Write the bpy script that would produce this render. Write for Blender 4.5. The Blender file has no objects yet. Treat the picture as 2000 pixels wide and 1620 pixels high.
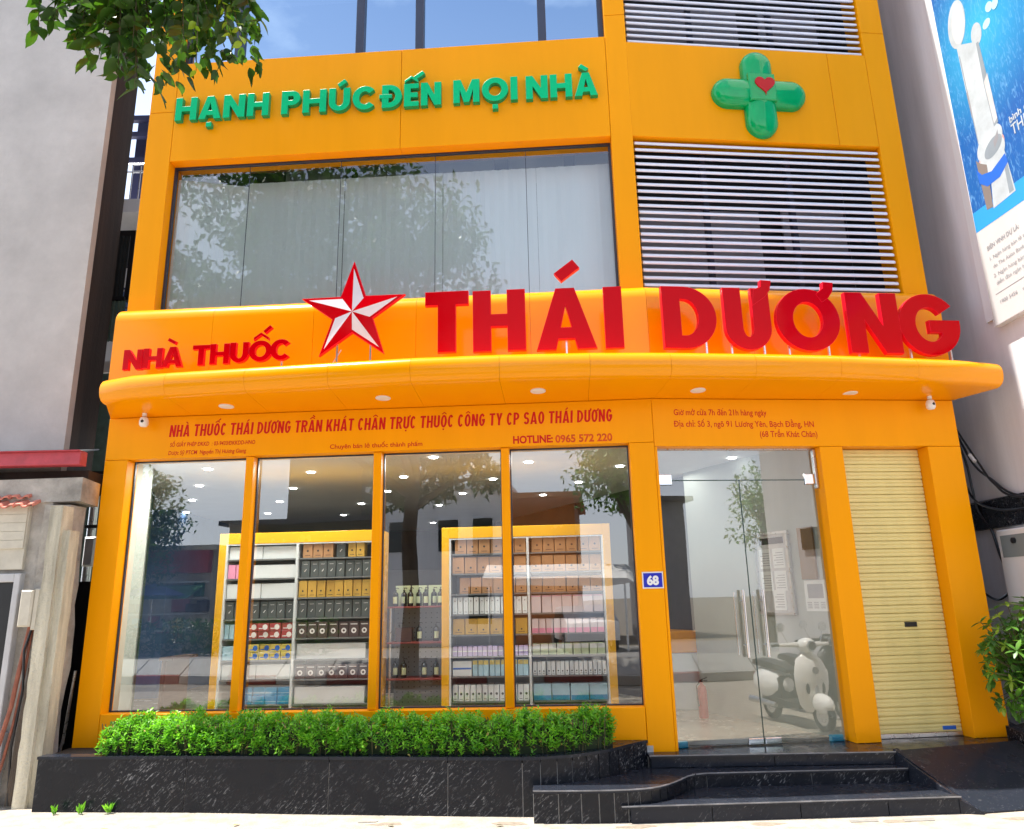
import bpy, math, random
from mathutils import Vector, Matrix
random.seed(7)
C = bpy.context.scene.collection
R = math.radians

# ------------------------------------------------------------------ camera
CAM_Z = 1.72
cam_d = bpy.data.cameras.new('camera'); cam = bpy.data.objects.new('camera', cam_d); C.objects.link(cam)
bpy.context.scene.camera = cam
cam_d.sensor_fit = 'HORIZONTAL'; cam_d.sensor_width = 36.0; cam_d.lens = 36.0 * 1427 / 2000
cam_d.clip_start = 0.05; cam_d.clip_end = 2000
_x = Vector((0.999756, 0.005397, -0.021410)); _dn = Vector((-0.022079, 0.244354, -0.969435)); _f = Vector((0.0, 0.969671, 0.244414))
cam.matrix_world = Matrix(((_x.x, -_dn.x, -_f.x, 0), (_x.y, -_dn.y, -_f.y, 0), (_x.z, -_dn.z, -_f.z, CAM_Z), (0, 0, 0, 1)))

# ------------------------------------------------------------------ world, sun, exposure
SUN_EL = R(70); TO_SUN = Vector((-math.cos(SUN_EL) * math.cos(R(2)), math.cos(SUN_EL) * math.sin(R(2)), math.sin(SUN_EL)))
SKY_STRENGTH = 0.13; EXPOSURE = 1.32
w = bpy.data.worlds.new('World'); bpy.context.scene.world = w; w.use_nodes = True
nt = w.node_tree; nt.nodes.clear()
def N(t, kind, **kw):
    n = t.nodes.new(kind)
    for k, v in kw.items(): setattr(n, k, v)
    return n
out = N(nt, 'ShaderNodeOutputWorld'); bg = N(nt, 'ShaderNodeBackground'); bg.inputs[1].default_value = SKY_STRENGTH
sky = N(nt, 'ShaderNodeTexSky', sky_type='NISHITA', sun_disc=False, sun_elevation=SUN_EL, sun_rotation=R(272))
sky.air_density = 1.0; sky.dust_density = 1.0; sky.ozone_density = 2.0
tc = N(nt, 'ShaderNodeTexCoord'); sep = N(nt, 'ShaderNodeSeparateXYZ'); nt.links.new(tc.outputs['Generated'], sep.inputs[0])
mp = N(nt, 'ShaderNodeMapping'); mp.inputs['Scale'].default_value = (1, 1, 2.2); nt.links.new(tc.outputs['Generated'], mp.inputs[0])
no = N(nt, 'ShaderNodeTexNoise'); no.inputs['Scale'].default_value = 2.6; no.inputs['Detail'].default_value = 9; no.inputs['Roughness'].default_value = 0.55
nt.links.new(mp.outputs[0], no.inputs[0])
cr = N(nt, 'ShaderNodeMapRange'); cr.inputs[1].default_value = 0.46; cr.inputs[2].default_value = 0.72; nt.links.new(no.outputs[0], cr.inputs[0])
lo = N(nt, 'ShaderNodeMapRange'); lo.inputs[1].default_value = 0.75; lo.inputs[2].default_value = 0.12; lo.inputs[3].default_value = 0.0; lo.inputs[4].default_value = 0.85
nt.links.new(sep.outputs[2], lo.inputs[0])
mx = N(nt, 'ShaderNodeMath', operation='MAXIMUM'); nt.links.new(cr.outputs[0], mx.inputs[0]); nt.links.new(lo.outputs[0], mx.inputs[1])
ml = N(nt, 'ShaderNodeMath', operation='MULTIPLY'); ml.inputs[1].default_value = 0.8; nt.links.new(mx.outputs[0], ml.inputs[0])
mix = N(nt, 'ShaderNodeMixRGB'); nt.links.new(ml.outputs[0], mix.inputs[0]); nt.links.new(sky.outputs[0], mix.inputs[1]); mix.inputs[2].default_value = (7.6, 7.9, 8.6, 1)
nt.links.new(mix.outputs[0], bg.inputs[0]); nt.links.new(bg.outputs[0], out.inputs[0])
sd = bpy.data.lights.new('sun', 'SUN'); sd.energy = 4.6; sd.angle = R(0.5); sd.color = (1.0, 0.95, 0.87)
sun = bpy.data.objects.new('sun', sd); C.objects.link(sun); sun.rotation_euler = TO_SUN.to_track_quat('Z', 'Y').to_euler(); sun.location = TO_SUN * 30
vs = bpy.context.scene.view_settings; vs.view_transform = 'Standard'; vs.look = 'None'; vs.gamma = 1.0; vs.use_curve_mapping = False; vs.exposure = EXPOSURE
cy = bpy.context.scene.cycles
try:
    cy.max_bounces = 8; cy.diffuse_bounces = 4; cy.glossy_bounces = 4; cy.transparent_max_bounces = 12; cy.use_denoising = True
except Exception: pass

# ------------------------------------------------------------------ frames of the two facade planes
O = Vector((1.415, 7.16, 0)); aL, aR = R(3.4), R(6.1)
uL = Vector((math.cos(aL), -math.sin(aL), 0)); nL = Vector((-math.sin(aL), -math.cos(aL), 0))
uR = Vector((math.cos(aR), math.sin(aR), 0)); nR = Vector((math.sin(aR), -math.cos(aR), 0))
class Frame:
    def __init__(s, o, u, n): s.o, s.u, s.n = o, u, n
    def __call__(s, a, off, z): return s.o + s.u * a + s.n * off + Vector((0, 0, z))
FL = Frame(O, uL, nL); FR = Frame(O, uR, nR)
FW = Frame(Vector((0, 0, 0)), Vector((1, 0, 0)), Vector((0, -1, 0)))          # plain world: (x, -y, z)
def FWf(a, off, z): return Vector((a, off, z))                                 # x, y, z

# ------------------------------------------------------------------ materials
def mat(name, col, rough=0.5, metal=0.0, spec=0.5, var=0.0, vscale=3.0, bump=0.0, bscale=40.0, coat=0.0, emit=None, trans=0.0, streak=False):
    m = bpy.data.materials.new(name); m.use_nodes = True; t = m.node_tree; b = t.nodes['Principled BSDF']
    b.inputs['Base Color'].default_value = (*col, 1); b.inputs['Roughness'].default_value = rough; b.inputs['Metallic'].default_value = metal
    b.inputs['Specular IOR Level'].default_value = spec; b.inputs['Coat Weight'].default_value = coat; b.inputs['Coat Roughness'].default_value = 0.06
    if emit: b.inputs['Emission Color'].default_value = (*emit[0], 1); b.inputs['Emission Strength'].default_value = emit[1]
    g = None
    if var or bump:
        g = N(t, 'ShaderNodeNewGeometry')
    if var:
        src = g.outputs['Position']
        if streak:
            mm = N(t, 'ShaderNodeMapping'); mm.inputs['Scale'].default_value = (1, 1, 0.12); t.links.new(src, mm.inputs[0]); src = mm.outputs[0]
        n1 = N(t, 'ShaderNodeTexNoise'); n1.inputs['Scale'].default_value = vscale; n1.inputs['Detail'].default_value = 7; n1.inputs['Roughness'].default_value = 0.65
        t.links.new(src, n1.inputs[0])
        r = N(t, 'ShaderNodeMapRange'); r.inputs[1].default_value = 0.3; r.inputs[2].default_value = 0.7; r.inputs[3].default_value = 1 - var; r.inputs[4].default_value = 1 + var * 0.6
        t.links.new(n1.outputs[0], r.inputs[0])
        v = N(t, 'ShaderNodeVectorMath', operation='SCALE'); v.inputs[0].default_value = col; t.links.new(r.outputs[0], v.inputs['Scale'])
        t.links.new(v.outputs[0], b.inputs['Base Color'])
        rr = N(t, 'ShaderNodeMapRange'); rr.inputs[3].default_value = max(0, rough - 0.08); rr.inputs[4].default_value = min(1, rough + 0.1); t.links.new(n1.outputs[0], rr.inputs[0]); t.links.new(rr.outputs[0], b.inputs['Roughness'])
    if bump:
        n2 = N(t, 'ShaderNodeTexNoise'); n2.inputs['Scale'].default_value = bscale; n2.inputs['Detail'].default_value = 5; t.links.new(g.outputs['Position'], n2.inputs[0])
        bm = N(t, 'ShaderNodeBump'); bm.inputs['Strength'].default_value = bump; bm.inputs['Distance'].default_value = 0.02; t.links.new(n2.outputs[0], bm.inputs['Height']); t.links.new(bm.outputs[0], b.inputs['Normal'])
    return m
def glass(name, refl, tint=(0.93, 0.96, 0.95), rough=0.0, rcol=(1, 1, 1)):
    m = bpy.data.materials.new(name); m.use_nodes = True; t = m.node_tree; t.nodes.clear()
    o = N(t, 'ShaderNodeOutputMaterial'); mi = N(t, 'ShaderNodeMixShader'); tr = N(t, 'ShaderNodeBsdfTransparent'); gl = N(t, 'ShaderNodeBsdfGlossy')
    tr.inputs[0].default_value = (*tint, 1); gl.inputs['Roughness'].default_value = rough; gl.inputs[0].default_value = (*rcol, 1)
    fr = N(t, 'ShaderNodeFresnel'); fr.inputs[0].default_value = 1.5
    ma = N(t, 'ShaderNodeMath', operation='MULTIPLY_ADD'); ma.inputs[1].default_value = 1.0; ma.inputs[2].default_value = refl; ma.use_clamp = True
    g = N(t, 'ShaderNodeNewGeometry'); n2 = N(t, 'ShaderNodeTexNoise'); n2.inputs['Scale'].default_value = 0.9; n2.inputs['Detail'].default_value = 1; t.links.new(g.outputs['Position'], n2.inputs[0])
    bm = N(t, 'ShaderNodeBump'); bm.inputs['Strength'].default_value = 0.02; bm.inputs['Distance'].default_value = 0.05; t.links.new(n2.outputs[0], bm.inputs['Height']); t.links.new(bm.outputs[0], gl.inputs['Normal'])
    t.links.new(fr.outputs[0], ma.inputs[0]); t.links.new(ma.outputs[0], mi.inputs[0]); t.links.new(tr.outputs[0], mi.inputs[1]); t.links.new(gl.outputs[0], mi.inputs[2]); t.links.new(mi.outputs[0], o.inputs[0])
    return m
def leafmat(name, c1, c2, scale=3.0):
    m = bpy.data.materials.new(name); m.use_nodes = True; t = m.node_tree; b = t.nodes['Principled BSDF']; o = t.nodes['Material Output']
    g = N(t, 'ShaderNodeNewGeometry'); n1 = N(t, 'ShaderNodeTexNoise'); n1.inputs['Scale'].default_value = scale; n1.inputs['Detail'].default_value = 4; t.links.new(g.outputs['Position'], n1.inputs[0])
    ad = N(t, 'ShaderNodeMath', operation='MULTIPLY_ADD'); ad.inputs[1].default_value = 0.45; t.links.new(g.outputs['Random Per Island'], ad.inputs[0]); t.links.new(n1.outputs[0], ad.inputs[2])
    rp = N(t, 'ShaderNodeMapRange'); rp.inputs[1].default_value = 0.45; rp.inputs[2].default_value = 1.0; t.links.new(ad.outputs[0], rp.inputs[0])
    mi = N(t, 'ShaderNodeMixRGB'); mi.inputs[1].default_value = (*c1, 1); mi.inputs[2].default_value = (*c2, 1); t.links.new(rp.outputs[0], mi.inputs[0])
    t.links.new(mi.outputs[0], b.inputs['Base Color']); b.inputs['Roughness'].default_value = 0.38; b.inputs['Specular IOR Level'].default_value = 0.45
    tl = N(t, 'ShaderNodeBsdfTranslucent'); mm = N(t, 'ShaderNodeVectorMath', operation='MULTIPLY'); mm.inputs[1].default_value = (1.6, 1.9, 0.5); t.links.new(mi.outputs[0], mm.inputs[0]); t.links.new(mm.outputs[0], tl.inputs[0])
    ms = N(t, 'ShaderNodeMixShader'); ms.inputs[0].default_value = 0.32; t.links.new(b.outputs[0], ms.inputs[1]); t.links.new(tl.outputs[0], ms.inputs[2]); t.links.new(ms.outputs[0], o.inputs[0])
    return m
def granite(name, base=0.010, vein=0.42, rough=0.14, lo=0.60, hi=0.74, dark=0.42):
    m = bpy.data.materials.new(name); m.use_nodes = True; t = m.node_tree; b = t.nodes['Principled BSDF']
    g = N(t, 'ShaderNodeNewGeometry'); m0 = N(t, 'ShaderNodeMapping'); m0.inputs['Rotation'].default_value = (0.3, 0.72, 0.35); t.links.new(g.outputs['Position'], m0.inputs[0]); mp = N(t, 'ShaderNodeMapping'); mp.inputs['Scale'].default_value = (5.5, 18.0, 24.0); t.links.new(m0.outputs[0], mp.inputs[0])
    w1 = N(t, 'ShaderNodeTexNoise'); w1.inputs['Scale'].default_value = 2.6; w1.inputs['Detail'].default_value = 6; w1.inputs['Distortion'].default_value = 1.2; w1.inputs['Roughness'].default_value = 0.62; t.links.new(mp.outputs[0], w1.inputs[0])
    r1 = N(t, 'ShaderNodeMapRange'); r1.inputs[1].default_value = lo; r1.inputs[2].default_value = hi; t.links.new(w1.outputs[0], r1.inputs[0])
    w2 = N(t, 'ShaderNodeTexNoise'); w2.inputs['Scale'].default_value = 2.0; w2.inputs['Detail'].default_value = 3; t.links.new(g.outputs['Position'], w2.inputs[0])
    r2 = N(t, 'ShaderNodeMapRange'); r2.inputs[1].default_value = dark; r2.inputs[2].default_value = dark + 0.2; t.links.new(w2.outputs[0], r2.inputs[0])
    mu = N(t, 'ShaderNodeMath', operation='MULTIPLY'); t.links.new(r1.outputs[0], mu.inputs[0]); t.links.new(r2.outputs[0], mu.inputs[1])
    sp = N(t, 'ShaderNodeTexVoronoi'); sp.inputs['Scale'].default_value = 90; t.links.new(g.outputs['Position'], sp.inputs[0])
    r3 = N(t, 'ShaderNodeMapRange'); r3.inputs[1].default_value = 0.16; r3.inputs[2].default_value = 0.05; r3.inputs[4].default_value = 0.05; t.links.new(sp.outputs['Distance'], r3.inputs[0])
    ad = N(t, 'ShaderNodeMath', operation='ADD', use_clamp=True); t.links.new(mu.outputs[0], ad.inputs[0]); t.links.new(r3.outputs[0], ad.inputs[1])
    mi = N(t, 'ShaderNodeMixRGB'); mi.inputs[1].default_value = (base * .8, base * .95, base * 1.35, 1); mi.inputs[2].default_value = (vein, vein, vein * 1.02, 1); t.links.new(ad.outputs[0], mi.inputs[0])
    t.links.new(mi.outputs[0], b.inputs['Base Color']); b.inputs['Roughness'].default_value = rough
    n3 = N(t, 'ShaderNodeTexNoise'); n3.inputs['Scale'].default_value = 6; n3.inputs['Detail'].default_value = 6; t.links.new(g.outputs['Position'], n3.inputs[0])
    rr = N(t, 'ShaderNodeMapRange'); rr.inputs[1].default_value = 0.35; rr.inputs[2].default_value = 0.7; rr.inputs[3].default_value = rough; rr.inputs[4].default_value = rough + 0.22; b.inputs['Specular IOR Level'].default_value = 0.2; t.links.new(n3.outputs[0], rr.inputs[0]); t.links.new(rr.outputs[0], b.inputs['Roughness'])
    return m
M = {}
M['orange'] = mat('orange_panel', (0.90, 0.34, 0.0), 0.36, coat=0.0, spec=0.10, streak=True, var=0.045, vscale=2.4, bump=0.015, bscale=3)
M['orange2'] = mat('orange_gloss', (0.88, 0.31, 0.0), 0.17, coat=0.10, spec=0.22, var=0.03, vscale=1.5, bump=0.02, bscale=2.5)
M['seam'] = mat('dark_joint', (0.16, 0.05, 0.004), 0.7)
M['glass'] = glass('shop_glass', 0.135)
M['doorglass'] = glass('door_glass', 0.12, (0.90, 0.95, 0.93))
M['upglass'] = glass('upper_glass', 0.09, (1.0, 1.0, 1.0))
M['blueglass'] = glass('blue_mirror_glass', 0.52, (0.18, 0.24, 0.34), rcol=(0.66, 0.84, 1.0))
M['frame'] = mat('dark_frame', (0.03, 0.035, 0.06), 0.35, var=0.1)
M['alu'] = mat('aluminium', (0.62, 0.63, 0.65), 0.28, metal=0.9, var=0.06, vscale=20)
M['chrome'] = mat('polished_steel', (0.75, 0.75, 0.76), 0.08, metal=1.0)
M['slat'] = mat('white_slat', (0.80, 0.80, 0.86), 0.33, var=0.06, vscale=2, spec=0.5)
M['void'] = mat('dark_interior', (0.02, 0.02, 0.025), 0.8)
M['greyback'] = mat('grey_back_panel', (0.24, 0.24, 0.27), 0.6, var=0.15)
M['shutter'] = mat('cream_shutter_paint', (0.78, 0.65, 0.26), 0.42, var=0.10, vscale=2.5, bump=0.02, bscale=15, streak=True)
M['red'] = mat('red_acrylic', (0.52, 0.0, 0.004), 0.08, coat=0.0, spec=0.09, var=0.03)
M['redside'] = mat('red_return', (0.74, 0.006, 0.025), 0.3, spec=0.15)
M['redprint'] = mat('red_vinyl', (0.56, 0.006, 0.006), 0.5, spec=0.2)
M['redfade'] = mat('faded_red_vinyl', (0.62, 0.075, 0.01), 0.55, spec=0.2, var=0.25, vscale=12)
M['white'] = mat('white_plastic', (0.78, 0.76, 0.74), 0.35, var=0.04)
M['paper'] = mat('white_paper', (0.72, 0.73, 0.72), 0.7, var=0.05)
M['green'] = mat('green_acrylic', (0.0, 0.50, 0.19), 0.25, coat=0.0, spec=0.12, var=0.06)
M['greenside'] = mat('green_return', (0.0, 0.30, 0.11), 0.35, var=0.1)
M['cross'] = mat('green_moulded_plastic', (0.0, 0.37, 0.10), 0.07, coat=0.2, spec=0.3, var=0.15, vscale=4, bump=0.06, bscale=6)
M['heart'] = mat('dark_red_plastic', (0.50, 0.0, 0.008), 0.15, coat=0.1, spec=0.2)
M['blueplate'] = mat('blue_enamel', (0.015, 0.02, 0.42), 0.2, coat=0.5)
M['granite'] = granite('black_veined_granite', 0.013, 0.38, 0.15, 0.56, 0.72, 0.42); M['granite2'] = granite('black_granite_tread', 0.022, 0.26, 0.12, 0.60, 0.76, 0.42)
M['grout'] = mat('pale_grout', (0.50, 0.49, 0.47), 0.9, var=0.3, vscale=15)
M['pave'] = mat('cream_concrete_paving', (0.37, 0.325, 0.262), 0.85, var=0.34, vscale=7, bump=0.5, bscale=60)
M['patch'] = mat('grey_cement_patch', (0.22, 0.21, 0.19), 0.9, var=0.2, vscale=20)
M['asphalt'] = mat('dusty_concrete_road', (0.27, 0.26, 0.25), 0.9, var=0.2, bump=0.3)
M['ground'] = mat('ground_dirt', (0.22, 0.19, 0.15), 0.95, var=0.3, vscale=0.6)
M['stucco'] = mat('grey_stucco', (0.55, 0.51, 0.475), 0.9, var=0.17, vscale=1.3, bump=0.3, bscale=25)
M['stain'] = mat('soot_stained_wall', (0.055, 0.036, 0.028), 0.9, var=0.75, vscale=1.6, bump=0.3, bscale=20, streak=True)  # dark brown with vertical streaks, much darker than the stucco
M['rwall'] = mat('grey_white_render', (0.70, 0.68, 0.70), 0.85, var=0.22, vscale=1.4, bump=0.1, bscale=18, streak=True)
M['oldwall'] = mat('old_mouldy_plaster', (0.42, 0.385, 0.34), 0.95, var=0.42, vscale=4, bump=0.7, bscale=25)
M['post'] = mat('weathered_concrete', (0.58, 0.53, 0.41), 0.95, var=0.5, vscale=7, bump=0.8, bscale=50, streak=True)
M['cream'] = mat('old_cream_paint', (0.60, 0.55, 0.45), 0.8, var=0.16, vscale=5, bump=0.2, bscale=20)
M['greypaint'] = mat('pale_grey_paint', (0.52, 0.51, 0.51), 0.7, var=0.12, vscale=5)
M['redbeam'] = mat('red_painted_steel', (0.48, 0.055, 0.075), 0.5, var=0.22, vscale=9, bump=0.1)
M['tile'] = mat('clay_tile', (0.62, 0.22, 0.15), 0.75, var=0.3, vscale=15, bump=0.3)
M['black'] = mat('black_plastic', (0.012, 0.012, 0.014), 0.4, var=0.2)
M['blackmetal'] = mat('black_corrugated_metal', (0.02, 0.026, 0.028), 0.55, var=0.3, vscale=5)
M['greenmetal'] = mat('dull_green_metal', (0.10, 0.17, 0.15), 0.6, var=0.4, vscale=5)
M['bluewall'] = mat('blue_painted_wall', (0.13, 0.24, 0.48), 0.7, var=0.2, vscale=2)
M['whitewall'] = mat('white_painted_wall', (0.74, 0.75, 0.77), 0.75, var=0.12, vscale=2, streak=True)
M['navy'] = mat('navy_steel', (0.055, 0.06, 0.14), 0.45, var=0.2)
M['rust'] = mat('rusty_orange_pipe', (0.30, 0.10, 0.06), 0.8, var=0.4, vscale=12)
M['bark'] = mat('tree_bark', (0.10, 0.075, 0.055), 0.95, var=0.45, vscale=9, bump=0.8, bscale=30, streak=True)
M['stem'] = mat('green_brown_stem', (0.09, 0.08, 0.035), 0.8, var=0.3)
M['leaf'] = leafmat('broad_tree_leaf', (0.018, 0.055, 0.010), (0.055, 0.125, 0.018), 3.5)
M['youngleaf'] = leafmat('young_yellow_green_leaf', (0.16, 0.28, 0.015), (0.34, 0.46, 0.03), 6)
M['hedge'] = leafmat('hedge_leaf', (0.055, 0.21, 0.020), (0.26, 0.56, 0.045), 9)
M['hedgecore'] = mat('hedge_twigs', (0.02, 0.035, 0.012), 0.9, var=0.4, vscale=30)
M['bush'] = leafmat('shrub_leaf', (0.032, 0.10, 0.022), (0.12, 0.26, 0.035), 6)
M['bushyoung'] = leafmat('shrub_young_leaf', (0.13, 0.24, 0.02), (0.32, 0.42, 0.05), 8)
M['soil'] = mat('dark_soil', (0.03, 0.022, 0.016), 1.0, var=0.3, bump=0.6)
M['curtain'] = mat('pale_ribbed_panel', (0.84, 0.91, 0.90), 0.6, var=0.05, vscale=1.2, streak=True)
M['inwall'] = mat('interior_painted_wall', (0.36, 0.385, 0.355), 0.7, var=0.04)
M['inceil'] = mat('interior_ceiling', (0.72, 0.72, 0.72), 0.8, var=0.05)
M['infloor'] = mat('interior_floor_tile', (0.46, 0.42, 0.36), 0.25, var=0.1)
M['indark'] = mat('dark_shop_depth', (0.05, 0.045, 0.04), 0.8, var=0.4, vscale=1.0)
M['lamp'] = mat('lit_led_disc', (0.9, 0.9, 0.9), 0.5, emit=((1, 0.99, 0.96), 9.0))
M['yellow'] = mat('yellow_cabinet_laminate', (0.80, 0.42, 0.01), 0.25, coat=0.2, var=0.03)
M['shelfwhite'] = mat('white_shelf_laminate', (0.62, 0.66, 0.66), 0.35)
M['cabback'] = mat('grey_cabinet_back', (0.16, 0.17, 0.17), 0.6, var=0.15)
M['brownbox'] = mat('kraft_brown_carton', (0.42, 0.22, 0.095), 0.55, var=0.1, vscale=6)
M['goldbox'] = mat('gold_carton', (0.55, 0.33, 0.05), 0.35, var=0.1, vscale=6)
M['greybox'] = mat('dark_grey_carton', (0.07, 0.085, 0.085), 0.45, var=0.15, vscale=6)
M['winebox'] = mat('dark_brown_carton', (0.07, 0.04, 0.04), 0.4, var=0.15)
M['redbox'] = mat('red_carton', (0.40, 0.045, 0.05), 0.4)
M['whitebox'] = mat('white_carton', (0.68, 0.72, 0.72), 0.5, var=0.04)
M['pinkbox'] = mat('pink_carton', (0.78, 0.30, 0.46), 0.45, var=0.1, vscale=12)
M['pinkwhite'] = mat('pinkish_white_carton', (0.70, 0.62, 0.64), 0.45, var=0.05)
M['lilac'] = mat('lilac_carton', (0.44, 0.36, 0.62), 0.45)
M['bluebox'] = mat('bright_blue_carton', (0.02, 0.27, 0.52), 0.4, var=0.15, vscale=10)
M['paleblue'] = mat('pale_blue_carton', (0.40, 0.62, 0.72), 0.45, var=0.1, vscale=8)
M['yelbox'] = mat('yellow_carton', (0.62, 0.50, 0.10), 0.45)
M['palegreen'] = mat('pale_green_carton', (0.52, 0.62, 0.40), 0.45)
M['teal'] = mat('blue_foam_wedge', (0.02, 0.36, 0.60), 0.6)
M['ink'] = mat('black_print', (0.02, 0.02, 0.02), 0.6)
M['greyink'] = mat('grey_print', (0.25, 0.25, 0.27), 0.6)
M['pegboard'] = mat('grey_pegboard', (0.22, 0.25, 0.25), 0.6)
M['darkred'] = mat('dark_red_shelf', (0.20, 0.03, 0.025), 0.5)
M['bottle'] = mat('black_bottle', (0.010, 0.016, 0.014), 0.15)
M['brownwood'] = mat('brown_wood_board', (0.20, 0.11, 0.03), 0.5, var=0.2)
M['cavity'] = mat('cctv_glass', (0.02, 0.02, 0.02), 0.1)
M['vinylblue'] = None
M['scooter'] = mat('white_scooter_paint', (0.92, 0.92, 0.89), 0.12, coat=0.6)
M['seatleather'] = mat('black_seat_leather', (0.02, 0.02, 0.022), 0.45)
M['rubber'] = mat('black_rubber', (0.015, 0.015, 0.015), 0.8)
M['kerbred'] = mat('red_kerb_paint', (0.24, 0.03, 0.02), 0.7, var=0.2)
M['pillarwall'] = mat('pale_interior_pillar', (0.52, 0.58, 0.53), 0.6)
M['wornedge'] = mat('worn_granite_edge', (0.22, 0.22, 0.23), 0.35, var=0.5, vscale=6)  # pale grey standing in for bright highlights along the step edges
M['kerbwhite'] = mat('white_kerb_paint', (0.38, 0.375, 0.35), 0.7, var=0.15)
M['roofdark'] = mat('dark_roof', (0.05, 0.05, 0.055), 0.7, var=0.3)
M['towerdark'] = mat('brown_grey_tower_render', (0.10, 0.088, 0.06), 0.8, var=0.2)
M['orangewall'] = mat('orange_house_paint', (0.55, 0.17, 0.03), 0.7, var=0.2)
M['awngreen'] = mat('green_canvas', (0.03, 0.16, 0.07), 0.8, var=0.2)
M['canvasblue'] = mat('blue_canvas', (0.06, 0.10, 0.30), 0.8, var=0.15)
M['canvaswhite'] = mat('white_canvas', (0.75, 0.75, 0.74), 0.8, var=0.1)
M['carwhite'] = mat('white_car_paint', (0.78, 0.78, 0.78), 0.15, coat=0.6)
M['carglass'] = mat('car_glass', (0.015, 0.02, 0.02), 0.05)
# billboard sea print: colour of the print itself
def seaprint():
    m = bpy.data.materials.new('blue_sea_print'); m.use_nodes = True; t = m.node_tree; b = t.nodes['Principled BSDF']
    g = N(t, 'ShaderNodeNewGeometry'); mp = N(t, 'ShaderNodeMapping'); mp.inputs['Scale'].default_value = (1, 3.2, 1.0); mp.inputs['Rotation'].default_value = (0.5, 0, 0); t.links.new(g.outputs['Position'], mp.inputs[0])
    a = N(t, 'ShaderNodeTexNoise'); a.inputs['Scale'].default_value = 9; a.inputs['Detail'].default_value = 9; a.inputs['Distortion'].default_value = 1.3; t.links.new(mp.outputs[0], a.inputs[0])
    s = N(t, 'ShaderNodeSeparateXYZ'); t.links.new(g.outputs['Position'], s.inputs[0])
    # glow of the printed splash round (y 6.7, z 7.6)
    d = N(t, 'ShaderNodeVectorMath', operation='DISTANCE'); d.inputs[1].default_value = (5.1, 6.62, 7.55); t.links.new(g.outputs['Position'], d.inputs[0])
    r = N(t, 'ShaderNodeMapRange'); r.inputs[1].default_value = 0.05; r.inputs[2].default_value = 1.15; r.inputs[3].default_value = 1.0; r.inputs[4].default_value = 0.0; t.links.new(d.outputs['Value'], r.inputs[0])
    c1 = N(t, 'ShaderNodeMixRGB'); c1.inputs[1].default_value = (0.003, 0.10, 0.36, 1); c1.inputs[2].default_value = (0.02, 0.36, 0.62, 1); t.links.new(r.outputs[0], c1.inputs[0])
    r2 = N(t, 'ShaderNodeMapRange'); r2.inputs[1].default_value = 0.52; r2.inputs[2].default_value = 0.75; r2.inputs[4].default_value = 0.55; t.links.new(a.outputs[0], r2.inputs[0])
    c2 = N(t, 'ShaderNodeMixRGB'); c2.inputs[2].default_value = (0.22, 0.50, 0.80, 1); t.links.new(c1.outputs[0], c2.inputs[1]); t.links.new(r2.outputs[0], c2.inputs[0])
    t.links.new(c2.outputs[0], b.inputs['Base Color']); b.inputs['Roughness'].default_value = 0.45
    return m
M['sea'] = seaprint(); M['azure'] = mat('azure_print', (0.02, 0.30, 0.75), 0.5)
M['bandblue'] = mat('deep_blue_print', (0.01, 0.12, 0.55), 0.5); M['taupe'] = mat('grey_brown_print', (0.20, 0.17, 0.155), 0.5); M['rose'] = mat('rose_print', (0.55, 0.30, 0.27), 0.5)
M['devwhite'] = mat('white_print', (0.46, 0.52, 0.55), 0.5, var=0.2, vscale=4)
M['devshade'] = mat('pale_grey_print', (0.24, 0.29, 0.33), 0.5, var=0.1, vscale=5); M['posterwhite'] = mat('billboard_white_print', (0.56, 0.56, 0.55), 0.5, var=0.04); M['glowprint'] = mat('pale_cyan_print', (0.40, 0.72, 0.80), 0.5)

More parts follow.
